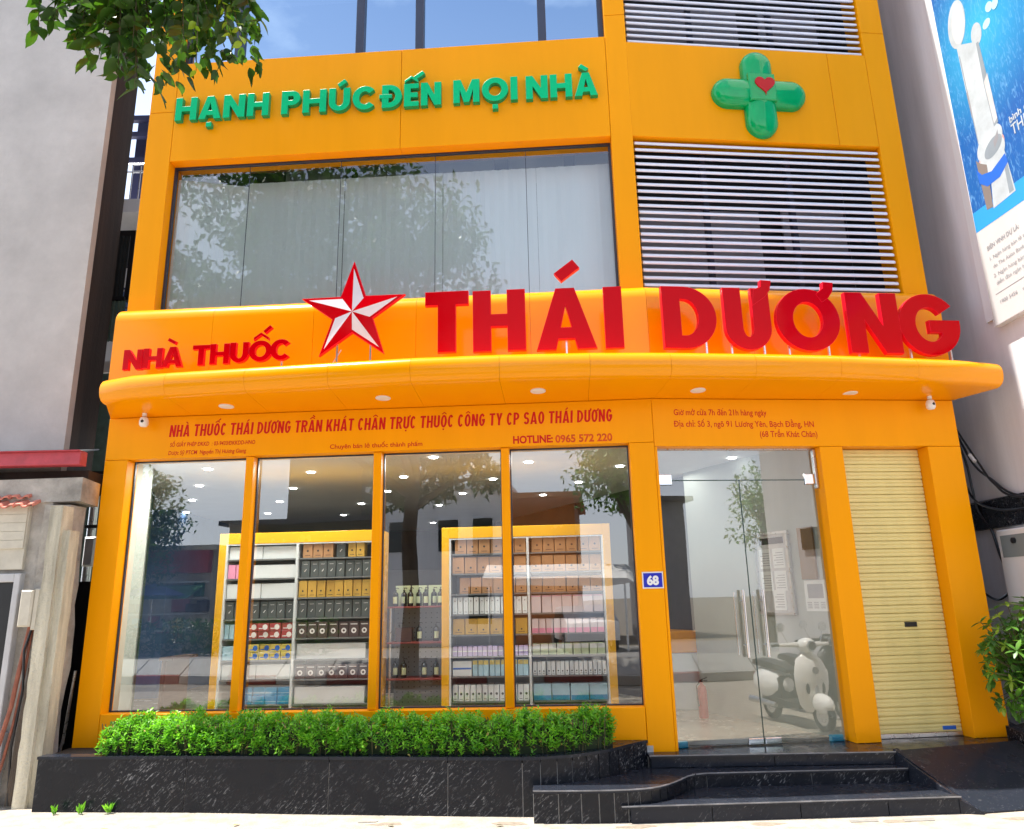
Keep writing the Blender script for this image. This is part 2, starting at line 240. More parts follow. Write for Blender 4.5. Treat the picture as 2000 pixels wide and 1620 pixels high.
# ------------------------------------------------------------------ mesh builder
class MB:
    def __init__(s): s.v = []; s.f = []; s.m = []; s.mi = 0
    def add(s, vs, fs, mi=None):
        k = len(s.v); s.v += [tuple(v) for v in vs]; s.f += [tuple(i + k for i in f) for f in fs]; s.m += [s.mi if mi is None else mi] * len(fs); return s
    def hexa(s, p): return s.add(p, [(0, 3, 2, 1), (4, 5, 6, 7), (0, 1, 5, 4), (1, 2, 6, 5), (2, 3, 7, 6), (3, 0, 4, 7)])
    def box(s, F, a0, a1, o0, o1, z0, z1):
        return s.hexa([F(a0, o0, z0), F(a1, o0, z0), F(a1, o1, z0), F(a0, o1, z0), F(a0, o0, z1), F(a1, o0, z1), F(a1, o1, z1), F(a0, o1, z1)])
    def bbox(s, F, a0, a1, o0, o1, z0, z1, b=0.006):           # box with its front (o1) edges bevelled
        if a1 < a0: a0, a1 = a1, a0
        d = b if o1 > o0 else -b
        P = [F(a0, o0, z0), F(a1, o0, z0), F(a1, o0, z1), F(a0, o0, z1), F(a0, o1 - d, z0), F(a1, o1 - d, z0), F(a1, o1 - d, z1), F(a0, o1 - d, z1),
             F(a0 + b, o1, z0 + b), F(a1 - b, o1, z0 + b), F(a1 - b, o1, z1 - b), F(a0 + b, o1, z1 - b)]
        return s.add(P, [(0, 1, 2, 3), (0, 4, 5, 1), (1, 5, 6, 2), (2, 6, 7, 3), (3, 7, 4, 0), (4, 8, 9, 5), (5, 9, 10, 6), (6, 10, 11, 7), (7, 11, 8, 4), (8, 11, 10, 9)])
    def prism(s, pts0, pts1):
        n = len(pts0); return s.add(list(pts0) + list(pts1), [tuple(range(n - 1, -1, -1)), tuple(range(n, 2 * n))] + [(i, (i + 1) % n, n + (i + 1) % n, n + i) for i in range(n)])
    def tube(s, path, r, n=8, cap=True):
        path = [Vector(p) for p in path]; rs = r if isinstance(r, (list, tuple)) else [r] * len(path); k = len(s.v); up = Vector((0, 0, 1)); vs = []; prev = None
        for i, p in enumerate(path):
            d = (path[min(i + 1, len(path) - 1)] - path[max(i - 1, 0)]).normalized()
            if prev is None:
                a = d.cross(up)
                if a.length < 0.1: a = d.cross(Vector((1, 0, 0)))
                a.normalize()
            else:
                a = prev - d * prev.dot(d); a.normalize()
            prev = a; b = d.cross(a)
            for j in range(n):
                t = 2 * math.pi * j / n; vs.append(p + (a * math.cos(t) + b * math.sin(t)) * rs[i])
        fs = [(i * n + j, i * n + (j + 1) % n, (i + 1) * n + (j + 1) % n, (i + 1) * n + j) for i in range(len(path) - 1) for j in range(n)]
        if cap: fs += [tuple(range(n - 1, -1, -1)), tuple((len(path) - 1) * n + j for j in range(n))]
        return s.add(vs, fs)
    def cyl(s, c, r, h, n=16, axis=Vector((0, 0, 1)), r2=None):
        c = Vector(c); return s.tube([c, c + axis * h], [r, r if r2 is None else r2], n)
    def lathe(s, c, prof, n=16, axis=Vector((0, 0, 1))):
        c = Vector(c); return s.tube([c + axis * (z + i * 1e-5) for i, (r, z) in enumerate(prof)], [r for r, z in prof], n)
    def ell(s, c, rx, ry, rz, n=16, m=9, M3=None):
        vs = []; c = Vector(c)
        for i in range(m + 1):
            th = math.pi * i / m
            for j in range(n):
                ph = 2 * math.pi * j / n; v = Vector((rx * math.sin(th) * math.cos(ph), ry * math.sin(th) * math.sin(ph), rz * math.cos(th)))
                vs.append(c + (M3 @ v if M3 else v))
        return s.add(vs, [(i * n + j, (i + 1) * n + j, (i + 1) * n + (j + 1) % n, i * n + (j + 1) % n) for i in range(m) for j in range(n)])
    def loft(s, rings, cap=True):
        n = len(rings[0]); vs = [v for r in rings for v in r]
        fs = [(i * n + j, i * n + (j + 1) % n, (i + 1) * n + (j + 1) % n, (i + 1) * n + j) for i in range(len(rings) - 1) for j in range(n)]
        if cap: fs += [tuple(range(n - 1, -1, -1)), tuple((len(rings) - 1) * n + j for j in range(n))]
        return s.add(vs, fs)

WM = {}
def wm(o): return WM.get(o.name, Matrix.Identity(4))
def thing(name, label, cat, loc=(0, 0, 0), rz=0.0, group=None, kind=None):
    o = bpy.data.objects.new(name, None); C.objects.link(o); o.empty_display_size = 0.1
    o.location = loc; o.rotation_euler = (0, 0, rz); WM[o.name] = Matrix.Translation(loc) @ Matrix.Rotation(rz, 4, 'Z')
    tag(o, label, cat, group, kind); return o
def tag(o, label=None, cat=None, group=None, kind=None):
    if label: o['label'] = label
    if cat: o['category'] = cat
    if group: o['group'] = group
    if kind: o['kind'] = kind
    return o
def build(name, mb, m, parent=None, label=None, cat=None, group=None, kind=None, smooth=False, local=False, origin=None):
    """vertices in world space (local=True: in the parent's space)"""
    me = bpy.data.meshes.new(name)
    inv = (wm(parent).inverted() if parent else Matrix.Identity(4))
    vs = [Vector(v) for v in mb.v]
    if not local: vs = [inv @ v for v in vs]
    if origin is None:
        xs = [v.x for v in vs]; ys = [v.y for v in vs]; zs = [v.z for v in vs]
        oc = Vector(((min(xs) + max(xs)) / 2, (min(ys) + max(ys)) / 2, min(zs)))
    else: oc = Vector(origin)
    me.from_pydata([tuple(v - oc) for v in vs], [], mb.f)
    mats = m if isinstance(m, (list, tuple)) else [m]
    for k in mats: me.materials.append(M[k] if isinstance(k, str) else k)
    if len(mats) > 1:
        for p, i in zip(me.polygons, mb.m): p.material_index = i
    me.validate(); 
    if smooth:
        for p in me.polygons: p.use_smooth = True
        try: me.set_sharp_from_angle(angle=R(38))
        except Exception: pass
    o = bpy.data.objects.new(name, me); C.objects.link(o); o.location = oc
    if parent: o.parent = parent
    WM[o.name] = (wm(parent) if parent else Matrix.Identity(4)) @ Matrix.Translation(oc)
    tag(o, label, cat, group, kind); return o
def kids(o): return [c for c in bpy.data.objects if c.parent == o]
KC = {}
def dup(o, loc=None, rz=None, label=None, parent=None, group=None, children=None):
    c = o.copy(); C.objects.link(c)
    if loc is not None: c.location = loc
    if rz is not None: c.rotation_euler = (0, 0, rz)
    if label: c['label'] = label
    if group: c['group'] = group
    if parent: c.parent = parent
    WM[c.name] = (wm(parent) if parent else Matrix.Identity(4)) @ Matrix.Translation(c.location) @ c.rotation_euler.to_matrix().to_4x4()
    for ch in (children if children is not None else []):
        d = ch.copy(); C.objects.link(d); d.parent = c
    return c

# ------------------------------------------------------------------ lettering
def arc(cx, cy, rx, ry, a0, a1, n=14): return [(cx + rx * math.cos(R(a0 + (a1 - a0) * i / n)), cy + ry * math.sin(R(a0 + (a1 - a0) * i / n))) for i in range(n + 1)]
def rect(x0, y0, x1, y1): return [(x0, y0), (x1, y0), (x1, y1), (x0, y1)]
def glyph(ch, w, v, h):
    """closed loops of a bold geometric capital, cap height 1, width w, stem v, bar h"""
    if ch == 'T': return [[(0, 1), (0, 1 - h), (w / 2 - v / 2, 1 - h), (w / 2 - v / 2, 0), (w / 2 + v / 2, 0), (w / 2 + v / 2, 1 - h), (w, 1 - h), (w, 1)]]
    if ch == 'I': return [rect(0, 0, w, 1)]
    if ch == 'H': return [[(0, 0), (v, 0), (v, .5 - h / 2), (w - v, .5 - h / 2), (w - v, 0), (w, 0), (w, 1), (w - v, 1), (w - v, .5 + h / 2), (v, .5 + h / 2), (v, 1), (0, 1)]]
    if ch == 'A':
        a = w / 2 - v * .52; L = v * 1.05; ya = .74; yb = .17; sl = (w / 2 - L) / ya; y1 = yb + h * .9
        return [[(0, 0), (L, 0), (L + sl * yb, yb), (w - L - sl * yb, yb), (w - L, 0), (w, 0), (w - a, 1), (a, 1)], [(L + sl * y1, y1), (w / 2, ya), (w - L - sl * y1, y1)]]
    if ch == 'N': d = .44; return [[(0, 0), (v, 0), (v, 1 - d), (w - v, 0), (w, 0), (w, 1), (w - v, 1), (w - v, d), (v, 1), (0, 1)]]
    if ch == 'M': s = v * .95; return [[(0, 0), (s, 0), (s, .60), (w / 2 - .10, .02), (w / 2 + .10, .02), (w - s, .60), (w - s, 0), (w, 0), (w, 1), (w - s * 1.15, 1), (w / 2, .43), (s * 1.15, 1), (0, 1)]]
    if ch == 'D':
        k = max(w - .5, v * .6); rx = w - k
        return [[(0, 0)] + arc(k, .5, rx, .5, -90, 90, 20) + [(0, 1)], [(v, h)] + arc(max(k, v), .5, w - v - max(k, v), .5 - h, -90, 90, 16) + [(v, 1 - h)]]
    if ch == 'U':
        r = w / 2; ri = w / 2 - v
        return [[(0, 1), (0, r)] + arc(r, r, r, r, 180, 360, 20)[1:-1] + [(w, r), (w, 1), (w - v, 1), (w - v, r)] + arc(r, r, ri, r - h, 0, -180, 16)[1:-1] + [(v, r), (v, 1)]]
    if ch == 'O': return [arc(w / 2, .5, w / 2, .515, 0, 354, 35), arc(w / 2, .5, w / 2 - v, .5 - h, 0, 350, 27)]
    if ch == 'C':
        o = arc(w / 2, .5, w / 2, .515, 42, 318, 28); i = arc(w / 2, .5, w / 2 - v, .5 - h, 318, 42, 24); return [o + i]
    if ch == 'G':
        o = arc(w / 2, .5, w / 2, .515, 38, 358, 32); i = arc(w / 2, .5, w / 2 - v, .5 - h, 322, 38, 24)
        return [o + [(w, .57), (w * .5, .57), (w * .5, .37), (w * .5 + (w / 2 - v) * .8, .37)] + i]
    if ch == 'E': return [[(0, 0), (w, 0), (w, h), (v, h), (v, .5 - h / 2), (w * .93, .5 - h / 2), (w * .93, .5 + h / 2), (v, .5 + h / 2), (v, 1 - h), (w, 1 - h), (w, 1), (0, 1)]]
    if ch == 'K': return [[(0, 0), (v, 0), (v, .30), (v + .06, .38), (w - v * 1.15, 0), (w, 0), (v + .20, .56), (w - .03, 1), (w - v * 1.25, 1), (v, .52), (v, 1), (0, 1)]]
    if ch == 'Y': return [[(w / 2 - v / 2, 0), (w / 2 + v / 2, 0), (w / 2 + v / 2, .42), (w, 1), (w - v * 1.1, 1), (w / 2, .60), (v * 1.1, 1), (0, 1), (w / 2 - v / 2, .42)]]
    if ch == 'R':
        q = .56; r = q / 2; k = w - r
        return [[(0, 0), (v, 0), (v, 1 - q), (w * .42, 1 - q), (w - v * 1.05, 0), (w, 0), (w * .66, 1 - q + .01)] + arc(k, 1 - r, r, r, -80, 90, 14) + [(0, 1)], [(v, 1 - q + h)] + arc(k, 1 - r, max(r - v, .04), r - h, -90, 90, 10) + [(v, 1 - h)]]
    if ch == 'S':
        ry = (1 + h) / 4 - h / 2; rx = w / 2 - v / 2; c1, c2 = 1 - h / 2 - ry, h / 2 + ry; P = arc(w / 2, c1, rx, ry, 20, 180, 10) + arc(w / 2, c1, rx, ry, 190, 262, 5) + arc(w / 2, c2, rx, ry, 82, 0, 6) + arc(w / 2, c2, rx, ry, -10, -160, 10); A = []; Bq = []
        for i, p in enumerate(P):
            a_, b_ = P[max(i - 1, 0)], P[min(i + 1, len(P) - 1)]; dx, dy = b_[0] - a_[0], b_[1] - a_[1]; l = math.hypot(dx, dy) or 1; nx, ny = -dy / l, dx / l; tk = (v * abs(nx) + h * abs(ny)) / (abs(nx) + abs(ny)) / 2
            A.append((p[0] + nx * tk, p[1] + ny * tk)); Bq.append((p[0] - nx * tk, p[1] - ny * tk))
        return [A + Bq[::-1]]
    if ch == 'P':
        q = .62; r = q / 2; k = w - r
        return [[(0, 0), (v, 0), (v, 1 - q)] + arc(k, 1 - r, r, r, -90, 90, 16) + [(0, 1)], [(v, 1 - q + h)] + arc(k, 1 - r, max(r - v, .05), r - h, -90, 90, 12) + [(v, 1 - h)]]
def rrect(cx, cy, w, h, ang):
    c, s = math.cos(R(ang)), math.sin(R(ang)); return [(cx + x * c - y * s, cy + x * s + y * c) for x, y in ((-w / 2, -h / 2), (w / 2, -h / 2), (w / 2, h / 2), (-w / 2, h / 2))]
def solid(loops, depth, bevel=0.0):
    """extruded 2D shape with holes -> (verts, faces) with x, y in plane and z = 0..depth"""
    cu = bpy.data.curves.new('tmp', 'CURVE'); cu.dimensions = '2D'; cu.fill_mode = 'BOTH'; cu.extrude = depth / 2; cu.bevel_depth = bevel; cu.bevel_resolution = 1
    for lp in loops:
        sp = cu.splines.new('POLY'); sp.points.add(len(lp) - 1)
        for p, (x, y) in zip(sp.points, lp): p.co = (x, y, 0, 1)
        sp.use_cyclic_u = True
    ob = bpy.data.objects.new('tmp', cu); C.objects.link(ob); bpy.context.view_layer.update()
    me = bpy.data.meshes.new_from_object(ob); vs = [(v.co.x, v.co.y, v.co.z + depth / 2) for v in me.vertices]; fs = [tuple(p.vertices) for p in me.polygons]
    bpy.data.objects.remove(ob); bpy.data.curves.remove(cu); bpy.data.meshes.remove(me); return vs, fs
def put(mb, F, loops, s0, z0, scale, off, depth, bevel=0.0, front_mi=0, side_mi=0, cant=None):
    vs, fs = solid([[(x * scale, y * scale) for x, y in lp] for lp in loops], depth, bevel)
    pv = [F(s0 + x, off + z, z0 + y) for x, y, z in vs]
    k = len(mb.v); mb.v += [tuple(p) for p in pv]
    for f in fs:
        mb.f.append(tuple(i + k for i in f)); flat = max(vs[i][2] for i in f) - min(vs[i][2] for i in f) < 1e-5 and vs[f[0]][2] > depth * .5
        mb.m.append(front_mi if flat else side_mi)
def text_mb(mb, txt, F, s0, s1, z0, cap, off, bold=0.0, shear=0.0, thick=0.001, spacing=1.0, fit=True):
    cu = bpy.data.curves.new('tmp', 'FONT'); cu.body = txt; cu.size = 1.0; cu.offset = bold; cu.extrude = 0.0; cu.resolution_u = 4; cu.space_character = spacing; cu.shear = shear
    ob = bpy.data.objects.new('tmp', cu); C.objects.link(ob); bpy.context.view_layer.update()
    me = bpy.data.meshes.new_from_object(ob); V = [(v.co.x, v.co.y) for v in me.vertices]; Fc = [tuple(p.vertices) for p in me.polygons]
    bpy.data.objects.remove(ob); bpy.data.curves.remove(cu); bpy.data.meshes.remove(me)
    if not V: return
    x0 = min(p[0] for p in V); x1 = max(p[0] for p in V); sy = cap / 0.727; sx = (s1 - s0) / (x1 - x0) if fit else sy
    mb.add([F(s0 + (x - x0) * sx, off, z0 + y * sy) for x, y in V], Fc)

# ------------------------------------------------------------------ ground, road
mb = MB(); mb.box(FWf, -400, 400, -400, 400, -0.30, -0.012); build('ground', mb, 'ground', kind='structure')
mb = MB(); mb.box(FWf, -40, 40, -0.4, 7.3, -0.2, 0.0); build('pavement', mb, 'pave', kind='structure')
mb = MB(); mb.box(FWf, -60, 60, -13.0, -1.9, -0.2, -0.006); build('road', mb, 'asphalt', kind='structure')
pv = bpy.data.objects['pavement']
for (x, y, sx, sy) in ((2.65, 6.245, .12, .035), (3.07, 6.24, .13, .04), (-1.23, 6.5, .08, .02)):
    mb = MB(); mb.prism([(x - sx, y - sy, .0005), (x + sx * .8, y - sy * .8, .0005), (x + sx, y + sy, .0005), (x - sx * .9, y + sy * .7, .0005)], [(x - sx, y - sy, .004), (x + sx * .8, y - sy * .8, .004), (x + sx, y + sy, .004), (x - sx * .9, y + sy * .7, .004)])
    build('cement_patch', mb, 'patch', pv)

# ------------------------------------------------------------------ the pharmacy building
B = thing('pharmacy_building', 'bright orange panel-clad pharmacy with glass shopfront, curved canopy and white louvres', 'building', (O.x, O.y, 0))
def panel(F, a0, a1, o0, o1, z0, z1, name='wall_panel', m='orange', b=0.004, g=0.002):
    mb = MB(); mb.bbox(F, a0 + g, a1 - g, o0, o1, z0 + g, z1 - g, b); return build(name, mb, m, B)
# dark backing behind the open joints
def back(F, a0, a1, o0, o1, z0, z1, m='seam', name='backing'):
    mb = MB(); mb.box(F, a0, a1, o0, o1, z0, z1); return build(name, mb, m, B)
# lower L
panel(FL, -5.69, -5.44, -.20, 0, .30, 3.21); panel(FL, -5.44, -.25, -.20, 0, .30, .728)
panel(FL, -.25, 0.0, -.20, 0, .30, 3.21)
panel(FL, -5.69, 0.0, -.20, 0, 3.21, 3.66)
back(FL, -5.68, -.01, -.30, -.21, 3.66, 3.95)
for s in (-4.15, -2.81, -1.5): panel(FL, s - .043, s + .043, -.19, -.035, .728, 3.21, 'mullion')
# lower R
panel(FR, 0.0, .03, -.20, -.001, .345, 3.165)
panel(FR, 1.73, 1.98, -.20, 0, .345, 3.165); panel(FR, 2.91, 3.28, -.20, 0, .345, 3.165)
panel(FR, 0.0, 3.28, -.20, 0, 3.165, 3.66)
back(FR, 0.01, 3.27, -.30, -.21, 3.66, 3.95)
# upper L (front face set back 0.1)
ZT = 13.0  # unseen upper height, raised to keep sun off the right wall
for z0, z1 in ((4.80, 7.46), (7.46, 9.9), (9.9, ZT)): panel(FL, -5.70, -5.39, -.40, -.10, z0, z1)
for z0, z1 in ((4.80, 8.42), (8.42, ZT)): panel(FL, -.23, .018, -.40, -.10, z0, z1)
for a0, a1 in ((-5.39, -2.65), (-2.65, -.23)): panel(FL, a0, a1, -.40, -.10, 6.787, 8.13)
panel(FL, -5.39, -.23, -.40, -.10, 9.9, ZT)
# upper R
for z0, z1 in ((4.80, 8.37), (8.37, ZT)): panel(FR, 3.0, 3.295, -.40, -.10, z0, z1)
for a0, a1 in ((.018, 2.51), (2.51, 3.0)): panel(FR, a0, a1, -.40, -.10, 6.775, 8.04)
panel(FR, .018, 3.0, -.40, -.10, 9.9, ZT)
back(FL, -5.6, -.01, -.46, -.41, 6.8, 8.12, 'seam')
# side walls, roof, back
mb = MB(); mb.hexa([FL(-5.68, -.42, 3.9), FL(-5.5, -.42, 3.9), FL(-5.5, -9, 3.9) + Vector((-3.6, 0, 0)), FL(-5.68, -9, 3.9) + Vector((-3.6, 0, 0)), FL(-5.68, -.42, ZT), FL(-5.5, -.42, ZT), FL(-5.5, -9, ZT) + Vector((-3.6, 0, 0)), FL(-5.68, -9, ZT) + Vector((-3.6, 0, 0))])
build('side_wall', mb, 'greyback', B)
mb = MB(); mb.box(FR, 3.06, 3.26, -9, -.21, .3, ZT); build('side_wall', mb, 'greyback', B)
mb = MB(); mb.prism([FL(-5.68, -.05, ZT), FR(3.2, -.12, ZT), FR(3.2, -9, ZT), FL(-8.5, -9, ZT)], [FL(-5.68, -.05, ZT + .15), FR(3.2, -.12, ZT + .15), FR(3.2, -9, ZT + .15), FL(-8.5, -9, ZT + .15)]); build('roof', mb, 'greyback', B)

# sweep helper for curved canopy and band
def mitre_path(pts):
    res = []
    for i, p in enumerate(pts):
        a = pts[max(i - 1, 0)]; b = pts[min(i + 1, len(pts) - 1)]
        if i == 0: d = (pts[1] - pts[0]).normalized(); n = Vector((d.y, -d.x, 0)); res.append(n); continue
        if i == len(pts) - 1: d = (pts[-1] - pts[-2]).normalized(); n = Vector((d.y, -d.x, 0)); res.append(n); continue
        d1 = (p - a).normalized(); d2 = (b - p).normalized(); n1 = Vector((d1.y, -d1.x, 0)); n2 = Vector((d2.y, -d2.x, 0)); n = (n1 + n2).normalized(); res.append(n / max(n.dot(n1), .3))
    return res
# rounded upper band above the canopy
bp = [FL(-5.69, 0, 0), FL(-4.6, 0, 0), FL(-3.5, 0, 0), FL(-2.4, 0, 0), FL(-1.2, 0, 0), Vector((O.x, O.y, 0)), FR(1.1, 0, 0), FR(2.2, 0, 0), FR(3.25, 0, 0)]
bn = mitre_path(bp)
prof = [(-.10, 3.90), (.10, 3.90), (.10, 4.72)] + [(.10 - .20 * (1 - math.cos(R(t))), 4.72 + .18 * math.sin(R(t))) for t in range(10, 91, 10)]
band = build('sign_band', MB().add([FL(-5.66, 0, 3.9), FL(-5.66, -.1, 3.9), FL(-5.66, 0, 3.95)], [(0, 1, 2)]), 'seam', B)
for i in range(len(bp) - 1):
    d = (bp[i + 1] - bp[i]).normalized() * .0015
    r0 = [bp[i] + d + bn[i] * o + Vector((0, 0, z)) for o, z in prof]; r1 = [bp[i + 1] - d + bn[i + 1] * o + Vector((0, 0, z)) for o, z in prof]
    build('band_panel', MB().loft([r0, r1]), 'orange2', band, smooth=True)
# canopy: front edge in plan
ce = [(-4.15, 7.05), (-3.79, 6.90), (-3.40, 6.835), (-2.58, 6.735), (-1.75, 6.635), (-.95, 6.545), (-.11, 6.505), (.74, 6.505), (1.51, 6.555), (2.34, 6.645), (3.20, 6.755), (4.02, 6.895), (4.62, 7.02), (5.02, 7.15)]
ce = [Vector((x, y, 0)) for x, y in ce]
def wall_at(i):
    p = ce[i]
    if i == 0: return FL(-5.69, -.02, 0)
    a = (p - O); sL = a.dot(uL); sR = a.dot(uR)
    if p.x < O.x: s = max(sL, -5.69); return FL(s, -.02, 0)
    return FR(min(sR, 3.28), -.02, 0) if i < len(ce) - 1 else FR(3.28, -.02, 0)
cn = mitre_path(ce)
canopy = build('canopy', MB().add([FL(-5, -.1, 3.7), FL(-4, -.1, 3.7), FL(-4, -.1, 3.75)], [(0, 1, 2)]), 'seam', B)
lip = [(-.02, 3.975), (.32, 3.975)]
def ring(i, dx):
    e = ce[i] + dx; wl = wall_at(i) + dx * 1.0; inn = -(cn[i]); inn = inn.normalized()
    fr = [(.36, 3.975), (.12, 3.972), (.065, 3.962), (.03, 3.94), (.008, 3.905), (0, 3.865), (.002, 3.82), (.012, 3.775), (.032, 3.74), (.062, 3.718), (.10, 3.708)]
    pts = [wl + Vector((0, 0, 3.975))] + [e + inn * a + Vector((0, 0, z)) for a, z in fr] + [wl + Vector((0, 0, 3.662))]
    return pts
for i in range(len(ce) - 1):
    if i in (0, 12): continue
    d = (ce[i + 1] - ce[i]).normalized() * .0012
    rings = [ring(i, d), ring(i + 1, -d)]
    if i == 1: rings = [ring(0, Vector((0, 0, 0))), ring(1, Vector((0, 0, 0))), ring(2, -d)]
    if i == 11: rings = [ring(11, d), ring(12, Vector((0, 0, 0))), ring(13, Vector((0, 0, 0)))]
    build('canopy_panel', MB().loft(rings), 'orange2', canopy, smooth=True)
for (x, y) in ((-2.91, 7.19), (-1.28, 7.01), (.26, 6.88), (1.85, 6.98), (3.46, 7.21)):
    mb = MB(); mb.lathe((x, y, 3.676), [(.075, .02), (.075, .004), (.070, 0), (.062, 0), (.060, .006)], 24)
    t = build('downlight', mb, 'white', canopy, smooth=True)

# lower windows
for (a0, a1) in ((-5.44, -4.193), (-4.107, -2.853), (-2.767, -1.543), (-1.457, -.25)):
    wn = MB()
    for (x0, x1, z0, z1) in ((a0, a1, .728, .74), (a0, a1, 3.198, 3.21), (a0, a0 + .012, .74, 3.198), (a1 - .012, a1, .74, 3.198)): wn.box(FL, x0, x1, -.165, -.135, z0, z1)
    wo = build('window', wn, 'frame', B)
    mb = MB(); mb.add([FL(a0 + .012, -.15, .74), FL(a1 - .012, -.15, .74), FL(a1 - .012, -.15, 3.198), FL(a0 + .012, -.15, 3.198)], [(0, 1, 2, 3)]); build('glass_pane', mb, 'glass', wo)
# second floor window: five panes, butt joints
wn = MB()
for (x0, x1, z0, z1) in ((-5.39, -.23, 4.80, 4.83), (-5.39, -.23, 6.765, 6.787), (-5.39, -5.365, 4.83, 6.765), (-.255, -.23, 4.83, 6.765)): wn.box(FL, x0, x1, -.27, -.23, z0, z1)
for s in (-4.473, -3.378, -2.262, -1.21): wn.box(FL, s - .003, s + .003, -.253, -.247, 4.83, 6.765)
w2 = build('window', wn, 'frame', B, label='wide second floor window of five frameless glass panes')
cuts = [-5.365, -4.473, -3.378, -2.262, -1.21, -.255]
for a0, a1 in zip(cuts, cuts[1:]):
    mb = MB(); mb.add([FL(a0 + .003, -.25, 4.83), FL(a1 - .003, -.25, 4.83), FL(a1 - .003, -.25, 6.765), FL(a0 + .003, -.25, 6.765)], [(0, 1, 2, 3)]); build('glass_pane', mb, 'upglass', w2)
# third floor window
cuts = [-5.35, -4.72, -3.20, -2.46, -.966, -.257]
wn = MB()
for s in cuts[1:-1]: wn.bbox(FL, s - .05, s + .05, -.30, -.20, 8.16, 9.9, .008)
for (x0, x1, z0, z1) in ((-5.39, -.23, 8.13, 8.16), (-5.39, -5.34, 8.16, 9.9), (-.29, -.23, 8.16, 9.9)): wn.box(FL, x0, x1, -.30, -.22, z0, z1)
w3 = build('window', wn, 'frame', B, label='third floor window of blue reflective glass between dark frames')
for a0, a1 in zip(cuts, cuts[1:]):
    mb = MB(); mb.add([FL(a0 + .02, -.26, 8.16), FL(a1 - .02, -.26, 8.16), FL(a1 - .02, -.26, 9.9), FL(a0 + .02, -.26, 9.9)], [(0, 1, 2, 3)]); build('glass_pane', mb, 'blueglass', w3)

# louvres
def louver(z0, z1, n, lab):
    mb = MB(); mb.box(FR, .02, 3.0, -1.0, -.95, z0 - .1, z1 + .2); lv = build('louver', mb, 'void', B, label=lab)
    fr = MB()
    for s in (.95, 2.0):
        fr = MB(); fr.box(FR, s - .03, s + .03, -.46, -.40, z0, z1); build('post', fr, 'frame', lv)
    fr = MB(); fr.box(FR, .0, .018, -.95, -.41, z0 - .1, z1 + .1); fr.box(FR, 3.002, 3.02, -.95, -.41, z0 - .1, z1 + .1); fr.box(FR, .018, 3.0, -.95, -.41, z1 + .05, z1 + .1); fr.box(FR, .018, 3.0, -.95, -.41, z0 - .1, z0 - .05); build('casing', fr, 'void', lv)  # added dark sides, top and floor, keeping stray light out behind the slats
    bk = MB(); bk.box(FR, .25, 1.75, -.80, -.76, z0, z0 + (z1 - z0) * .72); build('back_panel', bk, 'greyback', lv)
    bk = MB(); bk.box(FR, 2.05, 2.85, -.80, -.76, z0 + (z1 - z0) * .45, z0 + (z1 - z0) * .75); build('back_panel', bk, 'greyback', lv)
    p = (z1 - z0) / n; first = None
    for k in range(n):
        z = z0 + p * (k + .5)
        # blade profile: sloping, bull-nosed front edge
        pr = [(-.13, .022), (-.20, .012), (-.262, -.010), (-.27, -.020), (-.262, -.024), (-.20, -.004), (-.14, .004), (-.125, -.008), (-.118, .0), (-.12, .014)]
        pr = [(-.196, .028), (-.184, .004), (-.148, -.020), (-.136, -.022), (-.130, -.015), (-.133, .004), (-.154, .024), (-.184, .034)]
        if first is None:
            mb = MB(); mb.loft([[FR(.06, o, z + dz) for o, dz in pr], [FR(2.985, o, z + dz) for o, dz in pr]]); first = build('slat', mb, 'slat', lv)
            zf = z
        else: dup(first, first.location + Vector((0, random.uniform(-.003, .003), z - zf + random.uniform(-.0022, .0022))), parent=lv).rotation_euler = (0, random.gauss(0, .0007), 0)
    return lv
louver(4.93, 6.76, 21, 'second floor louvre of white horizontal slats')
louver(8.045, 9.61, 18, 'upper louvre of white horizontal slats above the green cross')
# roller shutter
mb = MB(); mb.box(FR, 1.98, 2.91, -.22, -.20, .345, 3.165); sh = build('roller_shutter', mb, 'seam', B)
n = 35; z0, z1 = .385, 3.165; p = (z1 - z0) / n; first = None
for k in range(n):
    z = z0 + p * k; pr = [(-.190, 0.0), (-.170, 0.001), (-.160, .005), (-.157, .016), (-.158, .034), (-.165, .040), (-.165, .043), (-.159, .047), (-.157, .060), (-.160, p - .009), (-.172, p - .006), (-.174, p - .001), (-.190, p - .001)]
    if first is None:
        mb = MB(); mb.loft([[FR(1.985, o, z + dz) for o, dz in pr], [FR(2.905, o, z + dz) for o, dz in pr]]); first = build('slat', mb, 'shutter', sh, smooth=True); zf = z
    else: dup(first, first.location + nR * random.uniform(-.002, .002) + Vector((0, 0, z - zf)), parent=sh)
mb = MB(); mb.bbox(FR, 1.985, 2.905, -.20, -.150, .346, .385, .004); build('bottom_rail', mb, 'alu', sh)
mb = MB(); mb.bbox(FR, 2.475, 2.60, -.16, -.145, 1.365, 1.412, .003); pl_ = build('lock_plate', mb, 'black', sh)
mb = MB(); text_mb(mb, 'AUSTDOOR', FR, 2.485, 2.59, 1.375, .022, -.1445, .02); build('lettering', mb, 'white', sh) if False else None
mb = MB(); mb.bbox(FR, 2.71, 2.845, -.16, -.149, .405, .44, .003); build('maker_plate', mb, 'bandblue', sh)

